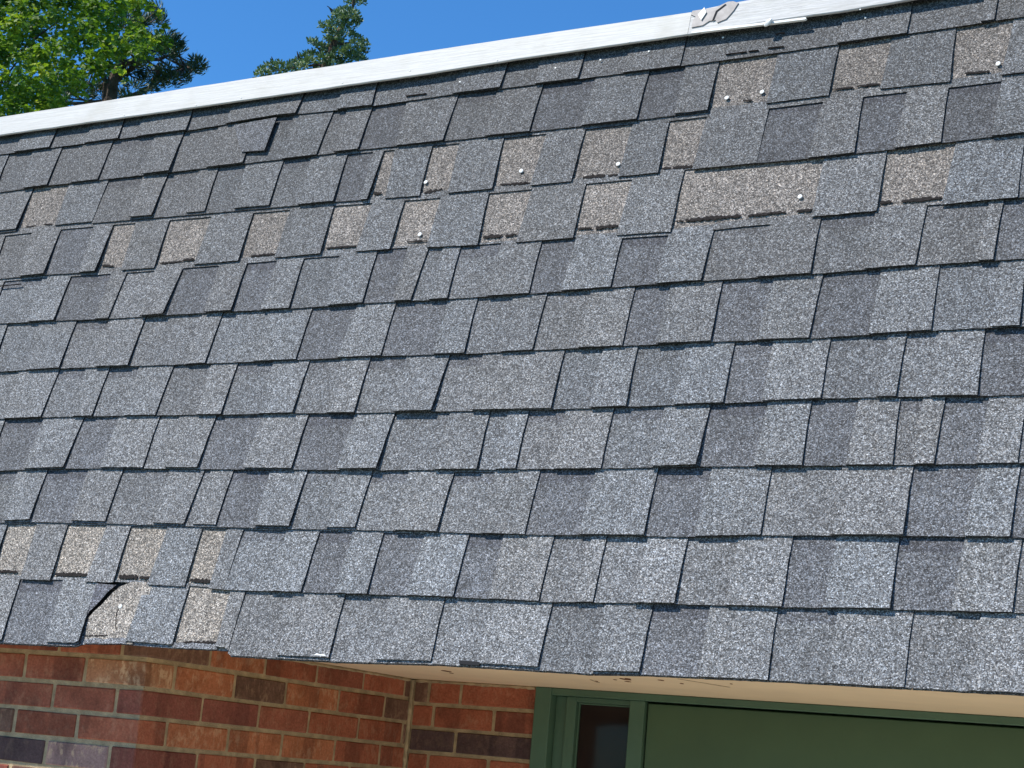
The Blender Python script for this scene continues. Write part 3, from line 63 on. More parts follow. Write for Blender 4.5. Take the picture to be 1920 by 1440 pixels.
JUN_BR=[[(-9.158,8.758,7.615),(-9.077,8.689,7.881),(-8.99,8.663,8.061),(-8.899,8.637,8.24),(-8.823,8.626,8.366),(-8.779,8.56,8.543)],[(-9.074,8.681,7.902),(-9.107,8.615,7.98),(-9.142,8.553,8.045)],[(-8.994,8.671,8.04),(-8.886,8.733,8.077),(-8.791,8.802,8.083)],[(-9.077,8.689,7.881),(-9.277,8.559,7.828),(-9.49,8.426,7.75)],[(-8.968,8.563,8.279),(-8.992,8.511,8.34)],[(-8.899,8.637,8.24),(-8.946,8.569,8.298),(-9.002,8.502,8.342)],[(-9.456,8.423,7.81),(-9.457,8.388,7.876)],[(-9.262,8.542,7.884),(-9.271,8.501,7.949)]]
STAINS = [(-1.854, .759, .010), (-1.835, .735, .006), (-1.885, .84, .007), (-1.742, .719, .006), (-1.722, .792, .004), (-2.412, .862, .009), (-2.44, .93, .004), (-1.90, .80, .004), (-1.56, .70, .003), (-2.0, .90, .004)]
STREAKS = [(-1.662, .635, -1.616, .825, .003), (-1.995, .855, -2.02, .95, .004)]

# ---------------------------------------------------------------- materials
class NT:
    def __init__(s, name, rough=0.8, spec=0.3):
        s.m = bpy.data.materials.new(name); s.m.use_nodes = True
        s.t = s.m.node_tree; s.b = s.t.nodes['Principled BSDF']
        s.b.inputs['Roughness'].default_value = rough
        s.b.inputs['Specular IOR Level'].default_value = spec
    def n(s, typ, **kw):
        nd = s.t.nodes.new(typ)
        for k, v in kw.items():
            setattr(nd, k, v)
        return nd
    def l(s, a, b): s.t.links.new(a, b)
    def noise(s, vec, scale, detail=3, rough=0.55):
        nd = s.n('ShaderNodeTexNoise'); nd.inputs['Scale'].default_value = scale
        nd.inputs['Detail'].default_value = detail; nd.inputs['Roughness'].default_value = rough
        s.l(vec, nd.inputs['Vector']); return nd.outputs['Fac']
    def voro(s, vec, scale):
        nd = s.n('ShaderNodeTexVoronoi'); nd.inputs['Scale'].default_value = scale
        s.l(vec, nd.inputs['Vector']); return nd
    def ramp(s, fac, stops, interp='LINEAR'):
        nd = s.n('ShaderNodeValToRGB'); nd.color_ramp.interpolation = interp
        e = nd.color_ramp.elements
        while len(e) < len(stops): e.new(0.5)
        for i, (p, c) in enumerate(stops):
            e[i].position = p; e[i].color = (c[0], c[1], c[2], 1) if hasattr(c, '__len__') else (c, c, c, 1)
        s.l(fac, nd.inputs[0]); return nd.outputs[0]
    def mix(s, a, b, fac=None, mode='MIX', f=0.5):
        nd = s.n('ShaderNodeMix', data_type='RGBA', blend_type=mode)
        nd.inputs[0].default_value = f
        if fac is not None: s.l(fac, nd.inputs[0])
        for i, q in ((6, a), (7, b)):
            if hasattr(q, 'links'): s.l(q, nd.inputs[i])
            else: nd.inputs[i].default_value = (q[0], q[1], q[2], 1)
        return nd.outputs[2]
    def math(s, op, a, b=0.0):
        nd = s.n('ShaderNodeMath', operation=op)
        for i, q in ((0, a), (1, b)):
            if hasattr(q, 'links'): s.l(q, nd.inputs[i])
            else: nd.inputs[i].default_value = q
        return nd.outputs[0]
    def bump(s, h, strength, dist):
        nd = s.n('ShaderNodeBump'); nd.inputs['Strength'].default_value = strength
        nd.inputs['Distance'].default_value = dist
        s.l(h, nd.inputs['Height']); s.l(nd.outputs[0], s.b.inputs['Normal'])
    def pos(s): return s.n('ShaderNodeNewGeometry').outputs['Position']
    def scaled(s, vec, sc):
        nd = s.n('ShaderNodeMapping'); nd.inputs['Scale'].default_value = sc
        s.l(vec, nd.inputs['Vector']); return nd.outputs[0]
    def base(s, c):
        if hasattr(c, 'links'): s.l(c, s.b.inputs['Base Color'])
        else: s.b.inputs['Base Color'].default_value = (c[0], c[1], c[2], 1)

def mat_granules():
    g = NT('mineral_granules', 0.75, 0.35)
    p = g.pos(); oi = g.n('ShaderNodeObjectInfo')
    sep = lambda c: g.n('ShaderNodeSeparateColor')
    v1 = g.voro(p, 590); s1 = sep(0); g.l(v1.outputs['Color'], s1.inputs[0])
    v2 = g.voro(p, 370); s2 = sep(0); g.l(v2.outputs['Color'], s2.inputs[0])
    a = g.ramp(s1.outputs[0], [(0, 0.08), (0.32, 0.26), (0.6, 0.75), (0.8, 1.35), (0.9, 2.8), (1, 5.2)])
    b = g.ramp(s2.outputs[0], [(0, 0.05), (0.3, 0.3), (0.6, 0.85), (0.85, 1.6), (1, 3.4)])
    sp = g.mix(a, b, f=0.48)
    big = g.ramp(g.noise(p, 9, 4), [(0.25, 0.90), (0.75, 1.10)])
    mid = g.ramp(g.noise(p, 45, 2), [(0.25, 0.84), (0.75, 1.16)])
    sp = g.mix(g.mix(sp, big, f=1, mode='MULTIPLY'), mid, f=1, mode='MULTIPLY')
    # some granules are warmer, some bluer
    tint = g.ramp(s1.outputs[1], [(0, (1.07, 1.0, 0.92)), (0.35, (1.0, 1.0, 1.0)), (1, (0.93, 1.0, 1.08))])
    stain = g.ramp(g.noise(p, 5.5, 3), [(0.45, (1, 1, 1)), (0.8, (1.03, 1.01, 0.98))])
    col = g.mix(g.mix(g.mix(oi.outputs['Color'], sp, f=1, mode='MULTIPLY'), tint, f=1, mode='MULTIPLY'), stain, f=1, mode='MULTIPLY')
    # printed darker blend band along the head of the exposed backing
    uv = g.n('ShaderNodeUVMap'); uv.uv_map = 'UVMap'
    sx = g.n('ShaderNodeSeparateXYZ'); g.l(uv.outputs[0], sx.inputs[0])
    wob = g.math('MULTIPLY', g.math('SUBTRACT', g.noise(p, 60, 3), 0.5), 0.02)
    d = g.math('ADD', sx.outputs[1], wob)
    band = g.math('MULTIPLY', g.math('LESS_THAN', d, 0.028), oi.outputs['Alpha'])
    col = g.mix(col, g.mix(col, (0.70, 0.70, 0.74), f=1, mode='MULTIPLY'), fac=band)
    g.base(col)
    h = g.math('ADD', v1.outputs['Distance'], g.math('MULTIPLY', s1.outputs[2], 0.35))
    g.bump(h, 0.55, 0.0012)
    return g.m

def mat_plain(name, c, rough=0.8, spec=0.3, var=0.15, scale=20, bump=0.0, bscale=200, bdist=0.001):
    g = NT(name, rough, spec); p = g.pos()
    f = g.ramp(g.noise(p, scale, 5), [(0.3, 1 - var), (0.7, 1 + var)])
    g.base(g.mix(c, f, f=1, mode='MULTIPLY'))
    if bump: g.bump(g.noise(p, bscale, 4), bump, bdist)
    return g.m

def mat_brick():
    g = NT('fired_clay', 0.9, 0.1); p = g.pos(); oi = g.n('ShaderNodeObjectInfo')
    off = g.n('ShaderNodeVectorMath', operation='ADD')
    cmb = g.n('ShaderNodeCombineXYZ'); r = g.math('MULTIPLY', oi.outputs['Random'], 37.0)
    g.l(r, cmb.inputs[0]); g.l(r, cmb.inputs[1]); g.l(r, cmb.inputs[2])
    g.l(p, off.inputs[0]); g.l(cmb.outputs[0], off.inputs[1]); q = off.outputs[0]
    f1 = g.ramp(g.noise(q, 13, 4), [(0.3, 0.75), (0.5, 1.0), (0.72, 1.2)])
    f2 = g.ramp(g.noise(q, 160, 4), [(0.3, 0.78), (0.7, 1.18)])
    c = g.mix(g.mix(oi.outputs['Color'], f1, f=1, mode='MULTIPLY'), f2, f=1, mode='MULTIPLY')
    # pale streaks and scuffs: amount in the object colour's alpha
    st = g.noise(g.scaled(q, (62, 62, 40)), 1.0, 5, 0.65)
    patch = g.ramp(g.noise(q, 16, 3), [(0.38, 0), (0.55, 1)])
    stf = g.math('MULTIPLY', g.math('MULTIPLY', g.ramp(st, [(0.48, 0), (0.60, 1)]), patch), oi.outputs['Alpha'])
    c = g.mix(c, (0.62, 0.40, 0.24), fac=stf)
    # flashed dark firing marks across part of a brick
    dk = g.math('MULTIPLY', g.ramp(g.noise(g.scaled(q, (9, 9, 1.5)), 1.0, 2), [(0.56, 0), (0.6, 1)]), 0.5)
    c = g.mix(c, g.mix(c, (0.4, 0.42, 0.5), f=1, mode='MULTIPLY'), fac=dk)
    g.base(c)
    g.bump(g.math('ADD', g.noise(q, 220, 5), g.math('MULTIPLY', st, 0.6)), 0.7, 0.002)
    return g.m

def mat_whitepaint():
    g = NT('peeling_white_paint', 0.6, 0.35); p = g.pos()
    gr = g.noise(g.scaled(p, (7, 60, 190)), 1.0, 5, 0.6)
    ln = g.ramp(gr, [(0.0, 0.46), (0.42, 0.46), (0.5, 0.34), (0.56, 0.46)])
    crack = g.ramp(gr, [(0.60, 1.0), (0.64, 0.6), (0.68, 0.88), (0.72, 0.6)])
    # the right-hand board is the more weathered one
    sx = g.n('ShaderNodeSeparateXYZ'); g.l(p, sx.inputs[0])
    oi = g.n('ShaderNodeObjectInfo')
    c = g.mix(ln, crack, f=1, mode='MULTIPLY')
    st = g.ramp(g.noise(g.scaled(p, (5, 50, 130)), 1.0, 4), [(0.4, (1, 1, 1)), (0.62, (.86, .855, .83))])
    c = g.mix(c, st, f=1, mode='MULTIPLY')
    c2 = g.mix((0.47, 0.462, 0.435), c, fac=oi.outputs['Alpha'])
    dirt = g.ramp(g.noise(p, 14, 5), [(0.5, (1, 1, 1)), (0.8, (0.88, 0.87, 0.83))])
    g.base(g.mix(c2, dirt, f=1, mode='MULTIPLY'))
    g.bump(gr, 0.5, 0.002)
    return g.m

def mat_leaf(name, c1, c2, c3, tr=0.35):
    g = NT(name, 0.5, 0.4); p = g.pos()
    at = g.n('ShaderNodeAttribute'); at.attribute_name = 'leafrnd'
    c = g.ramp(at.outputs['Fac'], [(0, c1), (0.55, c2), (1, c3)])
    g.base(c)
    t = g.n('ShaderNodeBsdfTranslucent'); g.l(g.mix(c, (1.1, 1.25, 0.5), f=1, mode='MULTIPLY'), t.inputs[0])
    ms = g.n('ShaderNodeMixShader'); ms.inputs[0].default_value = tr
    out = [n for n in g.t.nodes if n.type == 'OUTPUT_MATERIAL'][0]
    g.l(g.b.outputs[0], ms.inputs[1]); g.l(t.outputs[0], ms.inputs[2]); g.l(ms.outputs[0], out.inputs[0])
    return g.m

M_GRAN = mat_granules()
M_FELT = mat_plain('black_felt', (0.012, 0.012, 0.014), 0.9)
M_TAR = mat_plain('tar_sealant', (0.022, 0.019, 0.018), 0.95, 0.1, 0.5, 300, 0.6, 500, 0.001)
M_NAIL = mat_plain('galvanised_nail', (0.66, 0.66, 0.64), 0.6, 0.3, 0.1, 300)
M_BRICK = mat_brick()
M_MORT = mat_plain('sandy_mortar', (0.38, 0.28, 0.165), 0.9, 0.1, 0.3, 30, 0.8, 260, 0.003)
M_WHITE = mat_whitepaint()
M_SOFFIT = mat_plain('beige_soffit_paint', (0.80, 0.60, 0.39), 0.6, 0.3, 0.05, 6)
M_GREEN = mat_plain('dark_green_paint', (0.062, 0.104, 0.053), 0.5, 0.35, 0.07, 5, 0.1, 90, 0.0008)
M_GREEN2 = mat_plain('green_frame_paint', (0.072, 0.128, 0.082), 0.5, 0.35, 0.08, 9, 0.1, 90, 0.0008)
M_GREYM = mat_plain('torn_grey_flashing', (0.27, 0.25, 0.24), 0.6, 0.4, 0.25, 45)
M_RUST = mat_plain('brown_stain', (0.14, 0.06, 0.03), 0.9, 0.2, 0.4, 300)
M_CHIP = mat_plain('white_paint_flake', (0.68, 0.68, 0.66), 0.7, 0.3, 0.1, 60)
M_SCR = mat_plain('scuffed_beige', (0.40, 0.30, 0.20), 0.8, 0.2, 0.2, 60)
M_BARK = mat_plain('bark', (0.09, 0.065, 0.05), 0.9, 0.2, 0.4, 12, 0.8, 40, 0.02)
M_CONC = mat_plain('pale_concrete', (0.52, 0.48, 0.42), 0.9, 0.2, 0.12, 3)
M_GLASS = NT('dark_glazing', 0.06, 0.12); M_GLASS.base((0.022, 0.015, 0.013)); M_GLASS = M_GLASS.m
M_ROOFTOP = mat_plain('roof_membrane', (0.10, 0.10, 0.10), 0.9)

# ---------------------------------------------------------------- helpers
def link(name, me, mat=None, parent=None, loc=None):
    o = bpy.data.objects.new(name, me); COL.objects.link(o)
    if mat and me and not me.materials: me.materials.append(mat)
    if parent: o.parent = parent
    if loc is not None: o.location = loc
    return o
def tag(o, label=None, cat=None, group=None, kind=None):
    for k, v in (('label', label), ('category', cat), ('group', group), ('kind', kind)):
        if v: o[k] = v
    return o
def empty(name, loc=(0, 0, 0)):
    o = bpy.data.objects.new(name, None); COL.objects.link(o); o.location = loc; return o
def mesh(name, vs, fs):
    me = bpy.data.meshes.new(name); me.from_pydata(vs, [], fs); me.update(); return me

def slab(name, pts, wtop, thick, mat, parent, color=None, vtop=None, uvx=True):
    """Thin piece lying on the slope: outline pts (u,v) anticlockwise, wtop(v) height of its upper face."""
    cx = sum(p[0] for p in pts) / len(pts); vy = min(p[1] for p in pts)
    wz = wtop(cx, vy)
    n = len(pts)
    vs = [(p[0] - cx, p[1] - vy, wtop(p[0], p[1]) - wz) for p in pts] + [(p[0] - cx, p[1] - vy, wtop(p[0], p[1]) - thick - wz) for p in pts]
    fs = [tuple(range(n)), tuple(range(2 * n - 1, n - 1, -1))] + [(i, n + i, n + (i + 1) % n, (i + 1) % n) for i in range(n)]
    me = mesh(name, vs, fs)
    me.materials.append(mat); me.materials.append(M_FELT)
    if mat is M_GRAN: me.polygons.foreach_set('material_index', [0] + [1] * (n + 1))
    uv = me.uv_layers.new(name='UVMap')
    for lp in me.loops:
        q = vs[lp.vertex_index]
        uv.data[lp.index].uv = (q[0], (vtop - (q[1] + vy)) if vtop is not None else 1.0)
    o = link(name, me, mat, parent, (cx, vy, wz))
    if color: o.color = color
    return o

def box_bm(bm, lo, hi):
    v = [bm.verts.new((x, y, z)) for x in (lo[0], hi[0]) for y in (lo[1], hi[1]) for z in (lo[2], hi[2])]
    for f in ((0, 1, 3, 2), (4, 6, 7, 5), (0, 4, 5, 1), (2, 3, 7, 6), (0, 2, 6, 4), (1, 5, 7, 3)):
        bm.faces.new([v[i] for i in f])
def boxes(name, lst, mat, parent=None, bevel=0.0, jit=0.0, loc=None):
    bm = bmesh.new()
    for lo, hi in lst: box_bm(bm, lo, hi)
    if bevel: bmesh.ops.bevel(bm, geom=bm.edges[:], offset=bevel, segments=1, affect='EDGES')
    if jit:
        for v in bm.verts: v.co += Vector((random.uniform(-1, 1), random.uniform(-1, 1), random.uniform(-1, 1))) * jit
    me = bpy.data.meshes.new(name)
    if loc is not None: bmesh.ops.translate(bm, vec=-Vector(loc), verts=bm.verts[:])
    bm.to_mesh(me); bm.free()
    return link(name, me, mat, parent, loc)

def lerp_line(P, u):
    if u <= P[0][0]: a, b = P[0], P[1] if P[1][0] - P[0][0] > .12 else P[2]
    elif u >= P[-1][0]: a, b = P[-3], P[-1]
    else:
        for a, b in zip(P, P[1:]):
            if a[0] <= u <= b[0]: break
    sl = (b[1] - a[1]) / (b[0] - a[0])
    if u < P[0][0]: return P[0][1] + (u - P[0][0]) * max(-.02, min(.02, sl))
    if u > P[-1][0]: return P[-1][1] + (u - P[-1][0]) * max(-.02, min(.02, sl))
    return a[1] + (u - a[0]) * sl

TH = math.radians(13.3)
O = Vector((0.0, 0.36186824, 3.65081037))
E = 0.143
U0, U1 = -4.7, 0.35

# ---------------------------------------------------------------- house root and roof
house = empty('brick_house', (-2.0, 0.2, 0.0))
tag(house, 'brick house with steep grey shingled mansard roof, white fascia and green entry', 'house')
HL = Vector(house.location)
def hl(v): return Vector(v) - HL

deck = mesh('roof', [(U0, -11 * E + .012, -.003), (U1, -11 * E + .012, -.003), (U1, -.030, -.003), (U0, -.030, -.003),
                     (U0, -11 * E + .012, -.021), (U1, -11 * E + .012, -.021), (U1, -.030, -.021), (U0, -.030, -.021)],
            [(0, 1, 2, 3), (7, 6, 5, 4), (0, 4, 5, 1), (1, 5, 6, 2), (2, 6, 7, 3), (3, 7, 4, 0)])
roof = link('roof', deck, M_FELT, house)
roof.location = O - HL; roof.rotation_euler = (math.pi / 2 - TH, 0, 0)
roof['label'] = 'steep mansard slope covered in grey laminated asphalt shingles with missing tabs'

def bottom(k, u):
    if k == 0: return -0.040
    return lerp_line(LINES[k], u)
TONE = {1: .44, 2: .43, 3: .47, 4: .53, 5: .575, 6: .61, 7: .645, 8: .67, 9: .69, 10: .71, 11: .72}  # upper courses darker: brightness falloff up the slope put into the shingle colour
rs = random.Random(21)
def jag(u0, u1, fv, off, amp, step=.011, seed=0.0):
    n = max(2, int(abs(u1 - u0) / step)); out = []
    for i in range(n + 1):
        t = i / n; u = u0 + (u1 - u0) * t
        out.append((u, fv(u) + off + noise.noise(Vector((u * 70, seed, 1.7))) * amp * 1.6))
    return out

# double-line zones: where the notch heads of a course show below the course above (metres of extra exposure)
def headgap(k, u):
    if k == 4 and -3.6 < u < -1.5: return .0085
    if k == 3 and -1.66 < u < -.55: return .011
    if k == 3 and -2.5 < u <= -1.66: return .0075
    if k == 5 and -3.65 < u < -2.35: return .007
    if k == 5 and -1.7 < u < -1.2: return .007
    if k == 9 and -2.1 < u < -1.75: return .004
    if k == 10 and -3.3 < u < -2.0: return .003
    return -.004
# teeth that stop short of the lower edge of their own backing
def shortfall(k, u):
    if k == 3 and u < -2.55: return .0055
    if k == 2 and u > -1.62: return .002
    if k == 9 and u < -2.2: return .0045
    if k == 8 and -3.2 < u < -2.3: return .002
    if k == 11 and u < -1.72: return .0062
    if k == 11 and u < -1.45: return .004
    return rs.uniform(-.0006, .0006)
LIFT = {}
for k in range(1, 12):
    cl = list(CELLS[k])
    sk = [(c[0] - c[1]) for c in cl]
    # carry the course on past both ends of the measured stretch
    while cl[0][0] > U0 + .25:
        wdt = rs.uniform(.15, .24); c = cl[0]; nw = wdt * rs.uniform(.38, .6)
        cl.insert(0, (c[0] - wdt, c[1] - wdt, c[0] - wdt + nw, c[1] - wdt + nw, rs.choice('NND')))
    while cl[-1][0] < U1 - .25:
        wdt = rs.uniform(.15, .24); c = cl[-1]; nw = wdt * rs.uniform(.38, .6)
        cl.append((c[0] + wdt, c[1] + wdt, c[0] + wdt + nw, c[1] + wdt + nw, rs.choice('NND')))
    ft_ = lambda u, k=k: bottom(k - 1, u)
    fb_ = lambda u, k=k: bottom(k, u)
    for i, (a, b, t1, t2, fl) in enumerate(cl):
        nx = cl[i + 1] if i + 1 < len(cl) else (U1, U1, 0, 0, 'N')
        tan = fl == 'T'
        vb = fb_((b + t2) / 2); vt = ft_((a + t1) / 2)
        lift_tab = (.0096 if tan else .0142) + rs.uniform(-.0004, .0012)
        if not tan and rs.random() < .25: lift_tab += rs.uniform(.001, .003)
        base_t = .0055
        tilt = rs.uniform(-.010, .016) if not tan else rs.uniform(-.004, .008)
        if rs.random() < .12: tilt += .02
        uc = t2
        def wt(u, v, vb=vb, vt=vt, L=lift_tab, tilt=tilt, uc=uc):
            f_ = max(-.15, min(1, (vt - v) / (vt - vb))); return base_t + (L - base_t + max(0, (u - uc)) * tilt * max(0, f_)) * f_
        def wbk(u, v, vb=vb, vt=vt, tan=tan, k=k): return (.0022 + (.0010 if tan else .0075) * max(-.15, min(1, (vt - v) / (vt - vb))))
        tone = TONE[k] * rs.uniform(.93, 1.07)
        warm = rs.uniform(-.02, .03)
        # ---- backing seen in the notch
        x0b, x0t, x1b, x1t = b - .012, a - .012, t2 + .022, t1 + .022
        if not tan:
            x1b, x1t = nx[1] - .001, nx[0] - .001; x0b, x0t = b - .0005, a - .0005
        head = .006
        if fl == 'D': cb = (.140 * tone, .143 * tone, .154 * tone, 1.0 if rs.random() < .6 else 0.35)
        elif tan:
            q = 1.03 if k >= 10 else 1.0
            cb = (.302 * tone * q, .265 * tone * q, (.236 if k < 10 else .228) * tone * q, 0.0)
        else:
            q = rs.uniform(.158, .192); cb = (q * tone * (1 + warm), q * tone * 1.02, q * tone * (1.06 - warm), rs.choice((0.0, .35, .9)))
        if k == 11 and i == [j for j, c in enumerate(cl) if c[4] == 'T'][0]:
            # the torn shingle: its left corner broken off along a curved crack
            pts = [(p[0] + .0045, p[1]) for p in reversed(CRACK)]
            pts = pts + jag(CRACK[0][0] + .002, x1t, ft_, head, .0, .03)[1:] + [(x1b, fb_(x1b))]
            pts += jag(x1b, CRACK[-1][0], fb_, .0, .0008)[1:-1]
            pts = pts[::-1] if False else pts
            def wk(u, v): return .0062
            # orientation anticlockwise
            area = sum(p[0] * q_[1] - q_[0] * p[1] for p, q_ in zip(pts, pts[1:] + pts[:1]))
            if area < 0: pts.reverse()
            o = slab('shingle_backing', pts, wk, .0026, M_GRAN, roof, cb, vtop=vt)
            o['label'] = 'tan exposed backing torn along a curved crack'
            tp_ = list(TRI); area = sum(p[0] * q_[1] - q_[0] * p[1] for p, q_ in zip(tp_, tp_[1:] + tp_[:1]))
            if area < 0: tp_.reverse()
            o = slab('shingle_scrap', tp_, lambda u, v: .0085, .0026, M_GRAN, roof, (.10, .10, .115, 0), vtop=vt)
            o['label'] = 'dark broken corner of shingle left beside the crack'
        else:
            off = 0.0 if not tan else .004
            if k == 11: off = 0
            pts = jag(x0b, x1b, fb_, off, .0008) + jag(x1t, x0t, ft_, head, 0, .05)
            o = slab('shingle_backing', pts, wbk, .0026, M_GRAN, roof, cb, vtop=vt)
            if tan: o['label'] = 'tan bare backing where the coloured layer has slipped away'
        if tan and k == 11 and b > -3.2:
            xx0, xx1 = (b if i != [j for j, c in enumerate(cl) if c[4] == 'T'][0] else CRACK[-1][0] + .002), t2 + .004
            sp_ = jag(xx0, xx1, fb_, .0002, .0008) + jag(xx1 + .003, xx0 + .003, fb_, .0125, .003, .008)
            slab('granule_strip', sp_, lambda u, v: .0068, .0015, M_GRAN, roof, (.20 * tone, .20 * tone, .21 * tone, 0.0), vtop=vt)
        # ---- tooth, with the strip that joins it to its neighbour above the notch head
        g0 = headgap(k, (a + t1) / 2)
        sf = shortfall(k, (t2 + nx[1]) / 2)
        R0b, R0t = nx[1], nx[0]
        over = .0095 + rs.uniform(-.001, .002)
        hv = lambda u: ft_(u) - g0
        sl = (t1 - t2) / (vt - vb)
        tgap = t1 - sl * (.0 if g0 < 0 else g0)
        pts = jag(t2, R0b - .0006, fb_, sf, .0007)
        # right edge slightly wandering
        for q in (.3, .62):
            pts.append((R0b + (R0t - R0b) * q - .0006 + rs.uniform(-.0005, .0005), fb_(R0b) + (ft_(R0t) - fb_(R0b)) * q))
        pts += jag(R0t + .0018, a - .0005, ft_, over, .0014, .014)
        pts += [(a - .0005, hv(a))] + jag(a, tgap, hv, 0, .0005, .02)[1:]
        for q in (.6, .3):
            pts.append((t2 + (t1 - t2) * q + rs.uniform(-.0006, .0006), vb + (vt - vb) * q))
        q = rs.uniform(.186, .212)
        if rs.random() < .3: q *= 1.08
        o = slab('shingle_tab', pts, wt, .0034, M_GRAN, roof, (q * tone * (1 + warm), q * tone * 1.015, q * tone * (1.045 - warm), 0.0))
# starter course under the lowest one, its edge just showing below the short teeth
for u0 in [U0 + .05 + .62 * i for i in range(8)]:
    u1 = min(u0 + .618, U1)
    pts = jag(u0, u1, lambda u: bottom(11, u), -.0006, .0006) + [(u1, bottom(11, u1) + .06), (u0, bottom(11, u0) + .06)]
    o = slab('starter_strip', pts, lambda u, v: .0028, .0028, M_GRAN, roof, (.16, .16, .17, 0))
# a tab that has slipped and lies over the second course
pts = LOOSE[::-1]
area = sum(p[0] * q[1] - q[0] * p[1] for p, q in zip(pts, pts[1:] + pts[:1]))
if area < 0: pts = pts[::-1]
o = slab('shingle_tab', pts, lambda u, v: .0150 + (v + .21) * -.05 + (u + 2.81) * .03, .0032, M_GRAN, roof, (.085, .087, .094, 0)); o['label'] = 'slipped tab hanging proud over the second course'
# tar sealant dashes left on the bare backing
for (k, ua, va, ub, vb, wd) in TAR:
    n = max(3, int((ub - ua) / .003)); up, lo = [], []
    sd_ = rs.random() * 50
    for i in range(n + 1):
        t = i / n; u = ua + (ub - ua) * t; v = va + (vb - va) * t
        e = .35 + .65 * math.sin(math.pi * min(1, max(0, t * .96 + .02)))**.35
        up.append((u, v + wd * .55 * e * (1 + 1.5 * noise.noise(Vector((u * 170, sd_, 0))))))
        lo.append((u, v - wd * .5 * e * (1 + 1.5 * noise.noise(Vector((u * 170, sd_, 9))))))
    pts = lo + up[::-1]
    slab('tar_strip', pts, lambda u, v: .0067, .0015, M_TAR, roof)
for (ua, va, ub, vb) in SLITS:
    n = 5; pts = [(ua + (ub - ua) * i / n, va + (vb - va) * i / n - .0007 * rs.uniform(.4, 1.3)) for i in range(n + 1)]
    pts += [(ua + (ub - ua) * i / n, va + (vb - va) * i / n + .0007 * rs.uniform(.4, 1.3)) for i in range(n, -1, -1)]
    slab('dark_slit', pts, lambda u, v: .0135, .004, M_TAR, roof)  # thin dark slabs drawn as dashed slits
pts = [(p[0] - .0012, p[1]) for p in NCR] + [(p[0] + .0012, p[1]) for p in reversed(NCR)]
o = slab('crack', pts, lambda u, v: .0068, .002, M_TAR, roof); o['label'] = 'thin crack running down from the nail'
fl = FLAKE[:]
if sum(p[0] * q[1] - q[0] * p[1] for p, q in zip(fl, fl[1:] + fl[:1])) < 0: fl.reverse()
slab('paint_flake', fl, lambda u, v: .0150, .003, M_CHIP, roof)
# the black torn lump at the lower edge
pts = [(-1.8467, -1.5747), (-1.8250, -1.5757), (-1.8000, -1.5757), (-1.8000, -1.5687), (-1.8200, -1.5677), (-1.8480, -1.5677)]
slab('torn_edge', pts, lambda u, v: .0142, .006, M_FELT, roof)

# nails: a low dome head on a short shank
def nail_mesh(r, h):
    bm = bmesh.new(); rings = []
    for rr, z in ((r * .99, 0), (r, h * .35), (r * .86, h * .75), (r * .5, h)):
        rings.append([bm.verts.new((rr * math.cos(a * math.pi / 6), rr * math.sin(a * math.pi / 6), z)) for a in range(12)])
    for A, B in zip(rings, rings[1:]):
        for i in range(12): bm.faces.new((A[i], A[(i + 1) % 12], B[(i + 1) % 12], B[i]))
    bm.faces.new(rings[-1]); bm.faces.new(list(reversed(rings[0])))
    me = bpy.data.meshes.new('nail'); bm.to_mesh(me); bm.free(); me.materials.append(M_NAIL); return me
nb, ns = nail_mesh(.0052, .0014), nail_mesh(.0026, .0011)
for (u, v, big) in NAILS:
    o = link('nail', nb if big else ns, None, roof, (u, v, .0105 if not big else .0066))
    if not big: o.location.z = .0112
    elif v > -.3: o.location.z = .0075
    o.rotation_euler = (rs.uniform(-.1, .1), rs.uniform(-.1, .1), 0)

# ---------------------------------------------------------------- white fascia along the top edge
def roofpt(u, v, w_):
    return O + Vector((1, 0, 0)) * u + Vector((0, math.sin(TH), math.cos(TH))) * v + Vector((0, -math.cos(TH), math.sin(TH))) * w_
def ext(P, u):
    a, b = (P[0], P[1]) if u < P[0][0] else (P[-2], P[-1])
    return (u, a[1] + (u - a[0]) * (b[1] - a[1]) / (b[0] - a[0]))
def board(name, top, bot, n, w_, th, alpha, seed):
    u0, u1 = top[0][0], top[-1][0]
    vs, fs = [], []
    def lv(P, u):
        for a, b in zip(P, P[1:]):
            if a[0] - 1e-6 <= u <= b[0] + 1e-6: return a[1] + (u - a[0]) * (b[1] - a[1]) / (b[0] - a[0])
        return ext(P, u)[1]
    for i in range(n + 1):
        u = u0 + (u1 - u0) * i / n
        jt = noise.noise(Vector((u * 9, seed, 0))) * .0010; jb = noise.noise(Vector((u * 14, seed, 5))) * .0014
        a, b = lv(top, u) + jt, lv(bot, u) + jb
        for (v, ww) in ((b, w_ - .0015), (b + .0016, w_), (a - .0016, w_), (a, w_ - .0015), (a, w_ - th), (b, w_ - th)):
            vs.append(tuple(roofpt(u, v, ww) - HL - roofpt(u0, bot[0][1], 0) + HL))
    for i in range(n):
        for j in range(6):
            fs.append((i * 6 + j, (i + 1) * 6 + j, (i + 1) * 6 + (j + 1) % 6, i * 6 + (j + 1) % 6))
    fs.append(tuple(range(5, -1, -1))); fs.append(tuple(n * 6 + j for j in range(6)))
    o = link(name, mesh(name, vs, fs), M_WHITE, house, roofpt(u0, bot[0][1], 0) - HL)
    o.color = (1, 1, 1, alpha); return o
bl = board('fascia_board', [ext(FT, U0)] + FT, [ext(FB, U0)] + FB[:-1] + [(FT[-1][0], FB[-1][1])], 90, .0280, .0055, .45, 3)
bl['label'] = 'long smooth white painted fascia board'
ue = FT[-1][0] + .0015
frt = [(ue, FRT[0][1] + .001)] + FRT[1:]; frb = [(ue, FRB[0][1] - .001)] + FRB[1:]
frt.append(ext(frt, U1)); frb.append(ext(frb, U1))
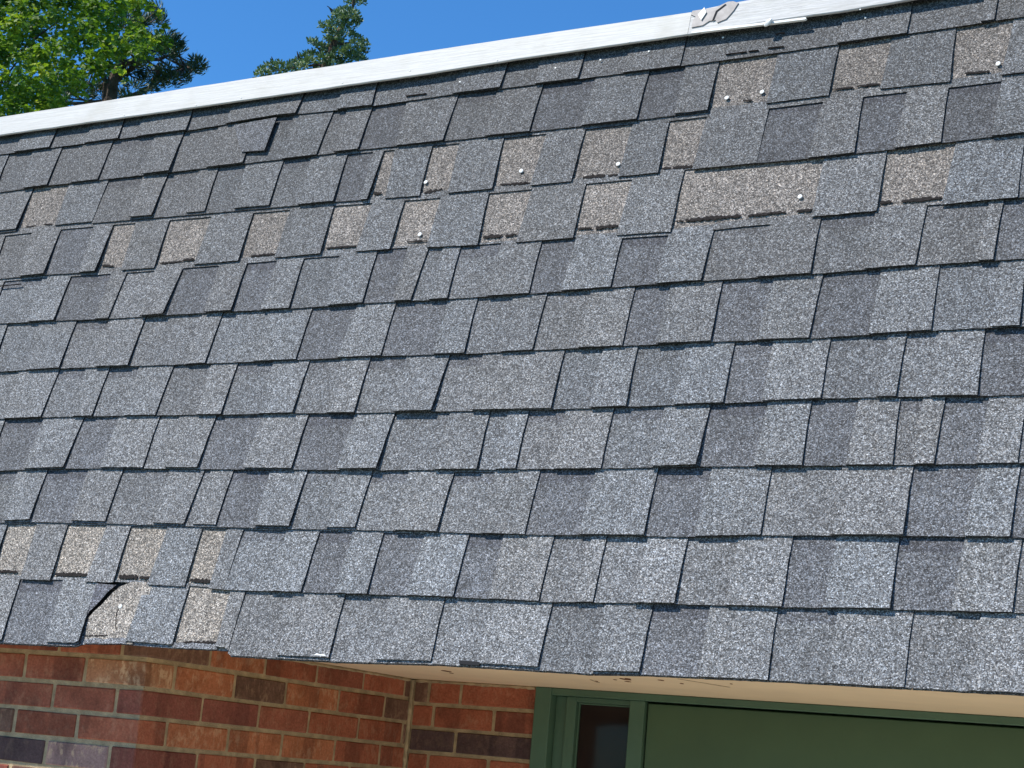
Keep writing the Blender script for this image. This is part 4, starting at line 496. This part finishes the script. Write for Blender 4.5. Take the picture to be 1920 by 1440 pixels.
br = board('fascia_board', frt, frb, 60, .0290, .0060, 1.0, 11)
br['label'] = 'weathered white fascia board with cracked paint grain'
def onboard(name, pts, w_, th, mat, par=br, lab=None):
    if sum(p[0] * q[1] - q[0] * p[1] for p, q in zip(pts, pts[1:] + pts[:1])) < 0: pts = pts[::-1]
    n = len(pts); base = roofpt(pts[0][0], pts[0][1], w_)
    vs = [tuple(roofpt(p[0], p[1], w_) - base) for p in pts] + [tuple(roofpt(p[0], p[1], w_ - th) - base) for p in pts]
    fs = [tuple(range(n)), tuple(range(2 * n - 1, n - 1, -1))] + [(i, n + i, n + (i + 1) % n, (i + 1) % n) for i in range(n)]
    o = link(name, mesh(name, vs, fs), mat, par, base - HL - Vector(par.location))
    if lab: o['label'] = lab
    return o
onboard('torn_flashing', TEAR[0], .0317, .0035, M_GREYM, lab='torn grey patch where the paint skin has ripped at the board joint')
onboard('paint_curl', TEAR[1], .0350, .0015, M_CHIP, lab='curl of white paint skin')
sx = TEAR[0]
cu, cv_ = sx[0][0] + .055, sx[0][1] + .03
onboard('tear_crack', [(cu - .006, cv_ - .02), (cu - .002, cv_ - .018), (cu + .003, cv_ + .004), (cu + .022, cv_ + .020), (cu + .019, cv_ + .022), (cu - .001, cv_ + .006)], .0330, .001, M_FELT)
s0, s1 = STRIP
dd = .0028
onboard('trim_strip', [(s0[0], s0[1] - dd), (s1[0], s1[1] - dd), (s1[0] + .003, s1[1]), (s1[0], s1[1] + dd), (s0[0], s0[1] + dd)], .0300, .006, M_CHIP, lab='thin white strip hanging along the board bottom')
bm = bmesh.new(); bmesh.ops.create_icosphere(bm, subdivisions=2, radius=1)
for v in bm.verts:
    v.co = Vector((v.co.x * .0100, v.co.y * .006, v.co.z * .0075)) * (1 + .25 * noise.noise(v.co * 1.7))
    v.co.z += v.co.x * .5
me = bpy.data.meshes.new('sealant_blob'); bm.to_mesh(me); bm.free()
o = link('sealant_blob', me, M_CHIP, br, roofpt(BALL[0], BALL[1], .0335) - HL - Vector(br.location))
lath = boxes('nailing_strip', [((U0, -.060, -.020), (U1, -.042, .0220))], M_FELT, house)
lath.location = O - HL; lath.rotation_euler = roof.rotation_euler
# board nails
for u, P, par in [(-3.68, .35, bl), (-3.27, .3, bl), (-3.02, .25, bl), (-2.87, .3, bl), (-2.55, .3, bl), (-2.35, .45, bl), (-2.10, .3, bl), (-1.75, .3, bl), (-1.45, .3, br), (-1.2, .3, br)]:
    vt_ = ext(FT, u)[1] if not (FT[0][0] <= u <= FT[-1][0]) else lerp_line(FT, u)
    v = vt_ - .075 + .055 * P * .8
    o = link('board_nail', ns, None, par, roofpt(u, v, .0287 if par is bl else .0297) - HL - Vector(par.location)); o.rotation_euler = roof.rotation_euler
    o.scale = (.7, .7, .6)
# flat roof behind the fascia
boxes('flat_roof', [((U0, O.y + .010, 3.52), (U1, 9.0, 3.575))], M_ROOFTOP, house, loc=None).location = -HL

# the body of the house behind the slope, closed at both ends
sec = [(.045, 2.1725), (.395, 3.50), (9.0, 3.50), (9.0, 2.1725)]
vs = [(x, y, z) for x in (U0 + .004, U1 - .004) for (y, z) in sec]
core = link('roof_core', mesh('roof_core', vs, [(0, 1, 2, 3), (7, 6, 5, 4), (0, 4, 5, 1), (1, 5, 6, 2), (2, 6, 7, 3), (3, 7, 4, 0)]), M_ROOFTOP, house); core.location = -HL
boxes('rear_wall', [((U0 + .02, 1.72, 0.0), (U1 - .02, 8.9, 2.158))], M_BRICK, house).location = -HL
[o for o in house.children if o.name == 'rear_wall'][0].color = (.27, .085, .05, .1)
# ---------------------------------------------------------------- soffit
XB, YA, YC = -2.806, 0.165, 1.3186
ZS = 2.160
sf = boxes('soffit', [((U0, 0.030, ZS), (U1, YC + .1, ZS + .012))], M_SOFFIT, house); sf.location = -HL
boxes('eave_batten', [((U0, 0.014, ZS - .018), (U1, 0.0295, ZS + .02))], M_SOFFIT, house).location = -HL
for (x, y, r) in STAINS:
    pts = [(r * math.cos(a) * rs.uniform(.5, 1.3), 2.2 * r * math.sin(a) * rs.uniform(.5, 1.3)) for a in [i * math.pi / 4 for i in range(8)]]
    vs = [(p[0], p[1], 0) for p in pts] + [(p[0], p[1], -.0012) for p in pts]
    fs = [tuple(range(8)), tuple(range(15, 7, -1))] + [(i, 8 + i, 8 + (i + 1) % 8, (i + 1) % 8) for i in range(8)]
    o = link('stain_spot', mesh('stain_spot', vs, fs), M_RUST, sf, Vector((x, y, ZS - .0002)))

for (x0, y0, x1, y1, ww) in STREAKS:
    d = Vector((x1 - x0, y1 - y0)).normalized(); q = Vector((-d.y, d.x)) * ww
    vs = [(-q.x * .3, -q.y * .3, 0), (q.x * .3, q.y * .3, 0), (x1 - x0 + q.x, y1 - y0 + q.y, 0), (x1 - x0 - q.x, y1 - y0 - q.y, 0)]
    vs += [(a[0], a[1], -.0010) for a in vs]
    o = link('scratch', mesh('scratch', vs, [(0, 1, 2, 3), (7, 6, 5, 4), (0, 4, 5, 1), (1, 5, 6, 2), (2, 6, 7, 3), (3, 7, 4, 0)]), M_SCR, sf, Vector((x0, y0, ZS - .0002)))
for xj in (-3.9, -.05):
    boxes('soffit_joint', [((xj, .031, ZS - .0015), (xj + .003, YC - .001, ZS + .001))], M_SCR, sf)
# ---------------------------------------------------------------- brick walls
RED = (.32, .100, .055); ORG = (.40, .140, .068); DRK = (.17, .090, .062); BLK = (.10, .060, .055)
PNK = (.33, .19, .155); TAN = (.42, .19, .10); BRN = (.26, .085, .052); MAR = (.23, .075, .053)
ALPHA = {TAN: .75, PNK: .7, ORG: .38, RED: .14, DRK: .2, BLK: .08, BRN: .12, MAR: .08}
G = .0056
def brick(par, lo, hi, c):
    ctr = [(a + b) / 2 for a, b in zip(lo, hi)]
    bm = bmesh.new(); box_bm(bm, [a - m_ for a, m_ in zip(lo, ctr)], [a - m_ for a, m_ in zip(hi, ctr)])
    bmesh.ops.bevel(bm, geom=bm.edges[:], offset=.0024, segments=1, affect='EDGES')
    for v in bm.verts: v.co += Vector((rs.uniform(-1, 1), rs.uniform(-1, 1), rs.uniform(-1, 1))) * .0011
    me = bpy.data.meshes.new('brick'); bm.to_mesh(me); bm.free()
    o = link('brick', me, M_BRICK, par, Vector(ctr) - HL - Vector(par.location))
    k_ = rs.uniform(.9, 1.12); o.color = (c[0] * k_, c[1] * k_, c[2] * k_, ALPHA.get(c, .2)); return o
LA = [2.169, 2.1025, 2.035, 1.9685, 1.902] + [1.835 - .067 * i for i in range(4)]
LC = [2.158, 2.091, 2.0235, 1.955, 1.888] + [1.821 - .067 * i for i in range(4)]
REC = .0035
def wallbody(name, lo, hi, lab):
    o = boxes(name, [(lo, hi)], M_MORT, house); o.location = -HL; o['label'] = lab
    # keep mesh coordinates, children are placed relative to the shifted origin
    return o
wA = wallbody('brick_wall', (U0, YA + REC, 0.0), (XB - REC, YA + .25, ZS), 'red brick face of the projecting bay, nearest the eave')
wB = wallbody('brick_wall', (XB - .25, YA + .2502, 0.0), (XB - REC, YC + .3, ZS - .0004), 'brick side wall running back into the recess')
wC = wallbody('brick_wall', (XB - REC + .0004, YC + REC, 0.0), (-2.3945, YC + .3, ZS - .0002), 'short brick wall between recess corner and green frame')
def put(par, lo, hi, c): return brick(par, lo, hi, c)
colA = [[BRN, RED], [BRN, BRN], [BRN, BRN], [DRK, RED], [BLK, PNK]]
corner = [DRK, TAN, MAR, RED, MAR]
colB = [[ORG, RED, BRN, RED], [ORG, DRK, ORG, RED, DRK], [MAR, BRN, RED, RED, DRK], [ORG, ORG, ORG, RED, RED], [RED, DRK]]
pal = [RED, RED, BRN, ORG, MAR, DRK, RED, BLK, BRN]
for r in range(8):
    zt, zb = LA[r] - G, LA[r + 1] + G
    if r == 0: zt = ZS - .0006
    # A: joints from the left to the corner
    if r < 5: j = list(JA[r]); cols = list(colA[r])
    else: j = list(JA[(r - 5) % 2 + 1 if r % 2 else 0]); j = list(JA[1] if r % 2 else JA[2]); cols = [rs.choice(pal), rs.choice(pal)]
    ca = j[-1]
    xs = [j[0]]
    while xs[0] - .2115 > U0: xs.insert(0, xs[0] - .2115)
    if xs[0] - U0 > .04: xs.insert(0, U0 - G + .001)
    xs = xs + j[1:]
    for i in range(len(xs) - 1):
        c = cols[-1] if i == len(xs) - 2 else (cols[0] if i == len(xs) - 3 else rs.choice(pal))
        put(wA, (xs[i] + G, YA, zb), (xs[i + 1] - G, YA + .09, zt), c)
    # B
    jb = list(JB[r]) if r < 5 else list(JB[1] if r % 2 else JB[2])
    cb = colB[r] if r < 5 else [rs.choice(pal) for _ in range(6)]
    while jb[-1] < YC - .12: jb.append(jb[-1] + .2125)
    if jb[-1] > YC - .02: jb = jb[:-1]
    put(wA, (ca + G, YA, zb), (XB, jb[0] - G, zt), corner[r] if r < 5 else rs.choice(pal))
    jb2 = jb + [YC + .012]
    for i in range(len(jb2) - 1):
        if jb2[i + 1] - jb2[i] < .03: continue
        put(wB, (XB - .09, jb2[i] + G, zb), (XB, jb2[i + 1] - (G if i < len(jb2) - 2 else .012), zt), cb[i] if i < len(cb) else rs.choice(pal))
colC = [[DRK, RED, RED], [RED, RED, BRN], [BLK, BLK], [RED, RED, RED]]
for r in range(8):
    zt, zb = LC[r] - G, LC[r + 1] + G
    if r == 0: zt = ZS - .006
    j = list(JC[r]) if r < 4 else list(JC[1] if r % 2 else JC[2])
    xs = [XB + .006] + j + [-2.3945 + G]
    for i in range(len(xs) - 1):
        c = colC[r][i] if r < 4 and i < len(colC[r]) else rs.choice(pal)
        put(wC, (xs[i] + G, YC, zb), (xs[i + 1] - G, YC + .09, zt), c)
# the rest of the brickwork down to the ground, below the picture: joined
def brickwork(par, axis, a0, a1, face, top, step=.2125):
    bm = bmesh.new(); z = top; r = 0
    while z > .07:
        x = a0 + (0 if r % 2 else -step / 2)
        while x < a1:
            lo, hi = max(a0, x) + G, min(a1, x + step) - G
            if hi - lo > .02:
                if axis == 'x': box_bm(bm, (lo, face, z - .067 + G), (hi, face + .05, z - G))
                else: box_bm(bm, (face - .05, lo, z - .067 + G), (face, hi, z - G))
            x += step
        z -= .067; r += 1
    me = bpy.data.meshes.new('brickwork'); bm.to_mesh(me); bm.free()
    o = link('brickwork', me, M_BRICK, par, -HL - Vector(par.location)); o.color = (.27, .085, .05, .2); o['kind'] = 'stuff'
brickwork(wA, 'x', U0 + .02, XB, YA, LA[8]); brickwork(wB, 'y', YA + .055, YC - .002, XB, LA[8]); brickwork(wC, 'x', XB + .004, -2.399, YC, LC[8])
for wl in (wA, wB, wC): pass
# ragged mortar squeezed along the soffit and the inner corner
def ragged(name, p0, p1, n, r, par):
    bm = bmesh.new(); p0, p1 = Vector(p0), Vector(p1); d = (p1 - p0).normalized()
    s_ = d.orthogonal().normalized(); t_ = d.cross(s_); rings = []
    for i in range(n + 1):
        c = p0.lerp(p1, i / n); k_ = r * (.55 + .9 * abs(noise.noise(Vector((i * .63, r * 900, p0.x)))))
        rings.append([bm.verts.new(c + (s_ * math.cos(a * math.pi / 3) + t_ * math.sin(a * math.pi / 3)) * k_) for a in range(6)])
    for A, B in zip(rings, rings[1:]):
        for i in range(6): bm.faces.new((A[i], A[(i + 1) % 6], B[(i + 1) % 6], B[i]))
    bm.faces.new(rings[0][::-1]); bm.faces.new(rings[-1])
    bmesh.ops.recalc_face_normals(bm, faces=bm.faces[:])
    me = bpy.data.meshes.new(name); bm.to_mesh(me); bm.free()
    return link(name, me, M_MORT, par, -HL - Vector(par.location))
ragged('mortar_bead', (XB + .002, YC - .002, .1), (XB + .002, YC - .002, ZS - .004), 120, .010, wC)
ragged('mortar_bead', (XB + .01, YC + .001, ZS - .004), (-2.40, YC + .001, ZS - .004), 40, .007, wC)
ragged('mortar_bead', (XB + .001, YA + .1, ZS - .004), (XB + .001, YC - .01, ZS - .004), 70, .006, wB)

# ---------------------------------------------------------------- green entry joinery
def part(name, lst, mat, par, bevel=.0015, lab=None):
    o = boxes(name, lst, mat, par, bevel=bevel)
    o.location = -HL - (Vector(par.location) if par is not house else Vector((0, 0, 0)))
    if lab: o['label'] = lab
    return o
XR = U1 - .02
fr = part('door_frame', [((-2.40, YC + .0605, 0.0), (XR, YC + .10, ZS + .02)), ((-2.392, YC - .012, 0.0), (-2.342, YC + .06, ZS - .0008)), ((-2.3418, YC - .010, 2.140), (XR, YC + .06, ZS - .0008)),
                         ((-2.3418, YC + .022, 0.0), (-2.303, YC + .06, 2.1398)), ((-2.104, YC - .004, 0.0), (-2.060, YC + .06, 2.1398))], M_GREEN2, house)
part('window_frame', [((-2.3028, YC + .008, 0.0), (-2.272, YC + .05, 2.1396)), ((-2.2718, YC + .008, 2.126), (-2.1042, YC + .05, 2.1396)),
                      ((-2.2718, YC + .008, 0.0), (-2.1042, YC + .05, .12))], M_GREEN2, fr)
part('glass_pane', [((-2.2716, YC + .030, .1202), (-2.1044, YC + .036, 2.1258))], M_GLASS, fr, bevel=0)
part('glazing_bead', [((-2.2714, YC + .022, .1204), (-2.2675, YC + .0298, 2.1256)), ((-2.2673, YC + .022, 2.121), (-2.1046, YC + .0298, 2.1256))], M_GREEN2, fr, bevel=.001)
part('door_panel', [((-2.0555, YC + .010, 0.03), (XR, YC + .05, 2.1345))], M_GREEN, fr, lab='large flat dark green panel')

# ---------------------------------------------------------------- ground
lawn_m = mat_plain('mown_grass', (.06, .10, .03), .9, .2, .3, 2.5, .6, 60, .02)
S_ = 1500
ground = link('ground', mesh('ground', [(-S_, -S_, 0), (S_, -S_, 0), (S_, S_, 0), (-S_, S_, 0)], [(0, 1, 2, 3)]), lawn_m); ground['kind'] = 'structure'
gm = NT('pale_concrete_paving', 0.9, 0.2)
p = gm.pos(); gm.base(gm.mix(gm.ramp(gm.noise(p, .8, 5), [(0.3, (.52, .48, .41)), (0.7, (.64, .60, .52))]), gm.ramp(gm.noise(p, 90, 3), [(.3, .85), (.7, 1.1)]), f=1, mode='MULTIPLY'))
pave = link('bounce_paving', mesh('bounce_paving', [(-7.5, -4.5, .004), (4.5, -4.5, .004), (4.5, 1.33, .004), (-7.5, 1.33, .004)], [(0, 1, 2, 3)]), gm.m); pave['kind'] = 'structure'  # unseen apron, added pale to bounce sunlight up under the eave

# ---------------------------------------------------------------- trees behind the house
def foliage(name, clumps, mat, parent, per_m2, size, kind, seed, aspect=.75):
    """Leaf-sized faces spread through each clump's volume, turned mostly towards the light."""
    r_ = random.Random(seed); vs, fs, rnd = [], [], []
    base = Vector(parent.location)
    for (x, y, z, rad) in clumps:
        c = Vector((x, y, z)) - base; cr = r_.random()
        n = int(max(8, per_m2 * rad * rad * (.45 if rad > .16 and kind == 'leaf' else 1)))
        tip = Vector((r_.uniform(-1, 1), r_.uniform(-1, 1), r_.uniform(.0, 1))).normalized()
        for _ in range(n):
            d = Vector((r_.gauss(0, 1), r_.gauss(0, 1), r_.gauss(0, 1))).normalized()
            rr_ = rad * (r_.random() ** .45) * r_.uniform(.75, 1.3)
            q = c + Vector((d.x * rr_, d.y * rr_, d.z * rr_ * .8))
            s = size * r_.uniform(.6, 1.3)
            if kind == 'leaf':
                nrm = (d * .5 + Vector((0, -.15, .9)) + Vector((r_.uniform(-1, 1), r_.uniform(-1, 1), r_.uniform(-1, 1))) * .75).normalized()
                a = nrm.orthogonal().normalized(); a.rotate(Matrix.Rotation(r_.uniform(0, 6.28), 3, nrm)); b = nrm.cross(a)
                i = len(vs)
                # lobed blade, folded along its midrib
                pts = [(-.5, 0, 0), (-.28, .42, .10), (.05, .30, .07), (.12, .52, .14), (.30, .20, .04), (.62, 0, -.06), (.30, -.20, .04), (.12, -.52, .14), (.05, -.30, .07), (-.28, -.42, .10)]
                for (u, v, h) in pts: vs.append(q + a * u * s + b * v * s * 1.1 + nrm * h * s)
                fs.append(tuple(i + k for k in (0, 5, 4, 3, 2, 1))); fs.append(tuple(i + k for k in (0, 9, 8, 7, 6, 5)))
                v_ = min(1, max(0, cr * .55 + r_.random() * .45)); rnd += [v_, v_]
            else:
                # needle or scale spray: a narrow pair of blades
                ax = (d * .8 + tip * .7 + Vector((0, 0, .35))).normalized() if kind == 'needle' else (d + Vector((0, 0, .6)) + Vector((r_.uniform(-.6, .6),) * 3)).normalized()
                sd_ = ax.orthogonal().normalized(); sd_.rotate(Matrix.Rotation(r_.uniform(0, 6.28), 3, ax))
                wd = s * aspect; i = len(vs)
                vs += [q - sd_ * wd * .3, q + sd_ * wd * .3, q + ax * s * .55 + sd_ * wd * .5, q + ax * s, q + ax * s * .55 - sd_ * wd * .5]
                fs.append((i, i + 1, i + 2, i + 3, i + 4)); rnd.append(min(1, cr * .5 + r_.random() * .5))
    me = bpy.data.meshes.new(name); me.from_pydata(vs, [], fs); me.update()
    at = me.attributes.new('leafrnd', 'FLOAT', 'FACE'); at.data.foreach_set('value', rnd)
    me.materials.append(mat)
    o = link(name, me, None, parent); return o
def limb(name, pts, r0, r1, parent, sides=7):
    bm = bmesh.new(); rings = []; n = len(pts); base = Vector(parent.location)
    P = [Vector(p) - base for p in pts]
    Q = []
    for i in range(n - 1):
        for t in (0, .33, .66):
            p = P[i].lerp(P[i + 1], t); L = (P[i + 1] - P[i]).length
            Q.append(p + Vector((noise.noise(p * 3), noise.noise(p * 3 + Vector((5, 0, 0))), 0)) * L * .10)
    Q.append(P[-1]); Q[0] = P[0]
    for i, p in enumerate(Q):
        d = (Q[min(i + 1, len(Q) - 1)] - Q[max(i - 1, 0)]).normalized(); a = d.orthogonal().normalized(); b = d.cross(a)
        r = r0 + (r1 - r0) * i / (len(Q) - 1)
        rings.append([bm.verts.new(p + (a * math.cos(k * 2 * math.pi / sides) + b * math.sin(k * 2 * math.pi / sides)) * r * random.uniform(.9, 1.1)) for k in range(sides)])
    for A, B in zip(rings, rings[1:]):
        for k in range(sides): bm.faces.new((A[k], A[(k + 1) % sides], B[(k + 1) % sides], B[k]))
    bm.faces.new(rings[-1]); bmesh.ops.recalc_face_normals(bm, faces=bm.faces[:])
    me = bpy.data.meshes.new(name); bm.to_mesh(me); bm.free()
    return link(name, me, M_BARK, parent)
M_L1 = mat_leaf('maple_leaf', (.045, .10, .014), (.15, .245, .028), (.50, .54, .07), .42)
M_L2 = mat_leaf('pine_needle', (.025, .052, .028), (.042, .078, .040), (.09, .13, .06), .12)
M_L3 = mat_leaf('juniper_spray', (.05, .10, .055), (.11, .18, .09), (.24, .30, .13), .2)
def centre(cl): 
    return Vector((sum(c[0] for c in cl), sum(c[1] for c in cl), sum(c[2] for c in cl))) / len(cl)
mc = centre(MAPLE)
t1 = empty('maple_tree', (mc.x, mc.y, 0)); tag(t1, 'broadleaf tree with bright yellow-green leaves at the left edge above the fascia', 'tree')
foliage('crown', MAPLE, M_L1, t1, 5600, .043, 'leaf', 3)
limb('trunk', [(mc.x, mc.y, 0), (mc.x + .1, mc.y, 2.4), (mc.x, mc.y + .1, 4.6), (mc.x - .1, mc.y, 7.5), (mc.x, mc.y, 9.5)], .24, .07, t1, 10)
rb = random.Random(9)
for i in range(9):
    c = MAPLE[rb.randrange(len(MAPLE))]; z0 = max(2.6, min(8.5, c[2] - rb.uniform(.6, 1.8)))
    limb('branch', [(mc.x, mc.y, z0), (mc.x * .5 + c[0] * .5, mc.y * .5 + c[1] * .5, (z0 + c[2]) / 2 - .35), c[:3]], .030, .006, t1, 5)
pc = Vector(PINE_BR[0][0])
t2 = empty('pine_tree', (pc.x, pc.y, 0)); tag(t2, 'dark open pine with bare twisting branches behind the bright broadleaf tree', 'tree')
foliage('crown', PINE, M_L2, t2, 26000, .065, 'needle', 4, .17)
limb('trunk', [(pc.x, pc.y, 0), (pc.x - .05, pc.y, 3), (pc.x + .05, pc.y, 5)] + PINE_BR[0][:1] + PINE_BR[0][1:], .12, .02, t2, 9)
for b in PINE_BR[1:]: limb('branch', b, .040, .010, t2, 6)
for c in PINE:
    b = min((q for br_ in PINE_BR for q in br_), key=lambda q: (q[0] - c[0]) ** 2 + (q[2] - c[2]) ** 2)
    limb('branch', [b, ((b[0] + c[0]) / 2, (b[1] + c[1]) / 2, (b[2] + c[2]) / 2 - .05), c[:3]], .016, .005, t2, 4)
jc = Vector(JUN_BR[0][0])
t3 = empty('juniper_tree', (jc.x, jc.y, 0)); tag(t3, 'small ragged conifer with a lopsided tip rising alone behind the fascia', 'tree')
foliage('crown', JUN, M_L3, t3, 52000, .027, 'spray', 6, .5)
limb('trunk', [(jc.x, jc.y, 0), (jc.x, jc.y, 3)] + JUN_BR[0], .07, .006, t3, 8)
for b in JUN_BR[1:]: limb('branch', b, .014, .003, t3, 5)
# lower skirts of the conifers, hidden from the front by the house
def skirt(tree, c0, zlo, zhi, rlo, rhi, n, mat, per, size, kind, seed, asp):
    r_ = random.Random(seed); cl = []
    for _ in range(n):
        z = r_.uniform(zlo, zhi); R = rlo + (rhi - rlo) * (z - zlo) / (zhi - zlo); a = r_.uniform(0, 6.28); q = R * math.sqrt(r_.random())
        cl.append((c0.x + q * math.cos(a), c0.y + q * math.sin(a), z, r_.uniform(.12, .25)))
    foliage('lower_crown', cl, mat, tree, per, size, kind, seed, asp)
zl = min(c[2] for c in JUN)
skirt(t3, jc, 1.0, zl - .1, 1.3, .7, 70, M_L3, 5000, .05, 'spray', 8, .5)
zl = min(c[2] for c in PINE)
skirt(t2, pc, 2.8, zl - .2, 1.8, 1.5, 50, M_L2, 2500, .1, 'needle', 12, .2)
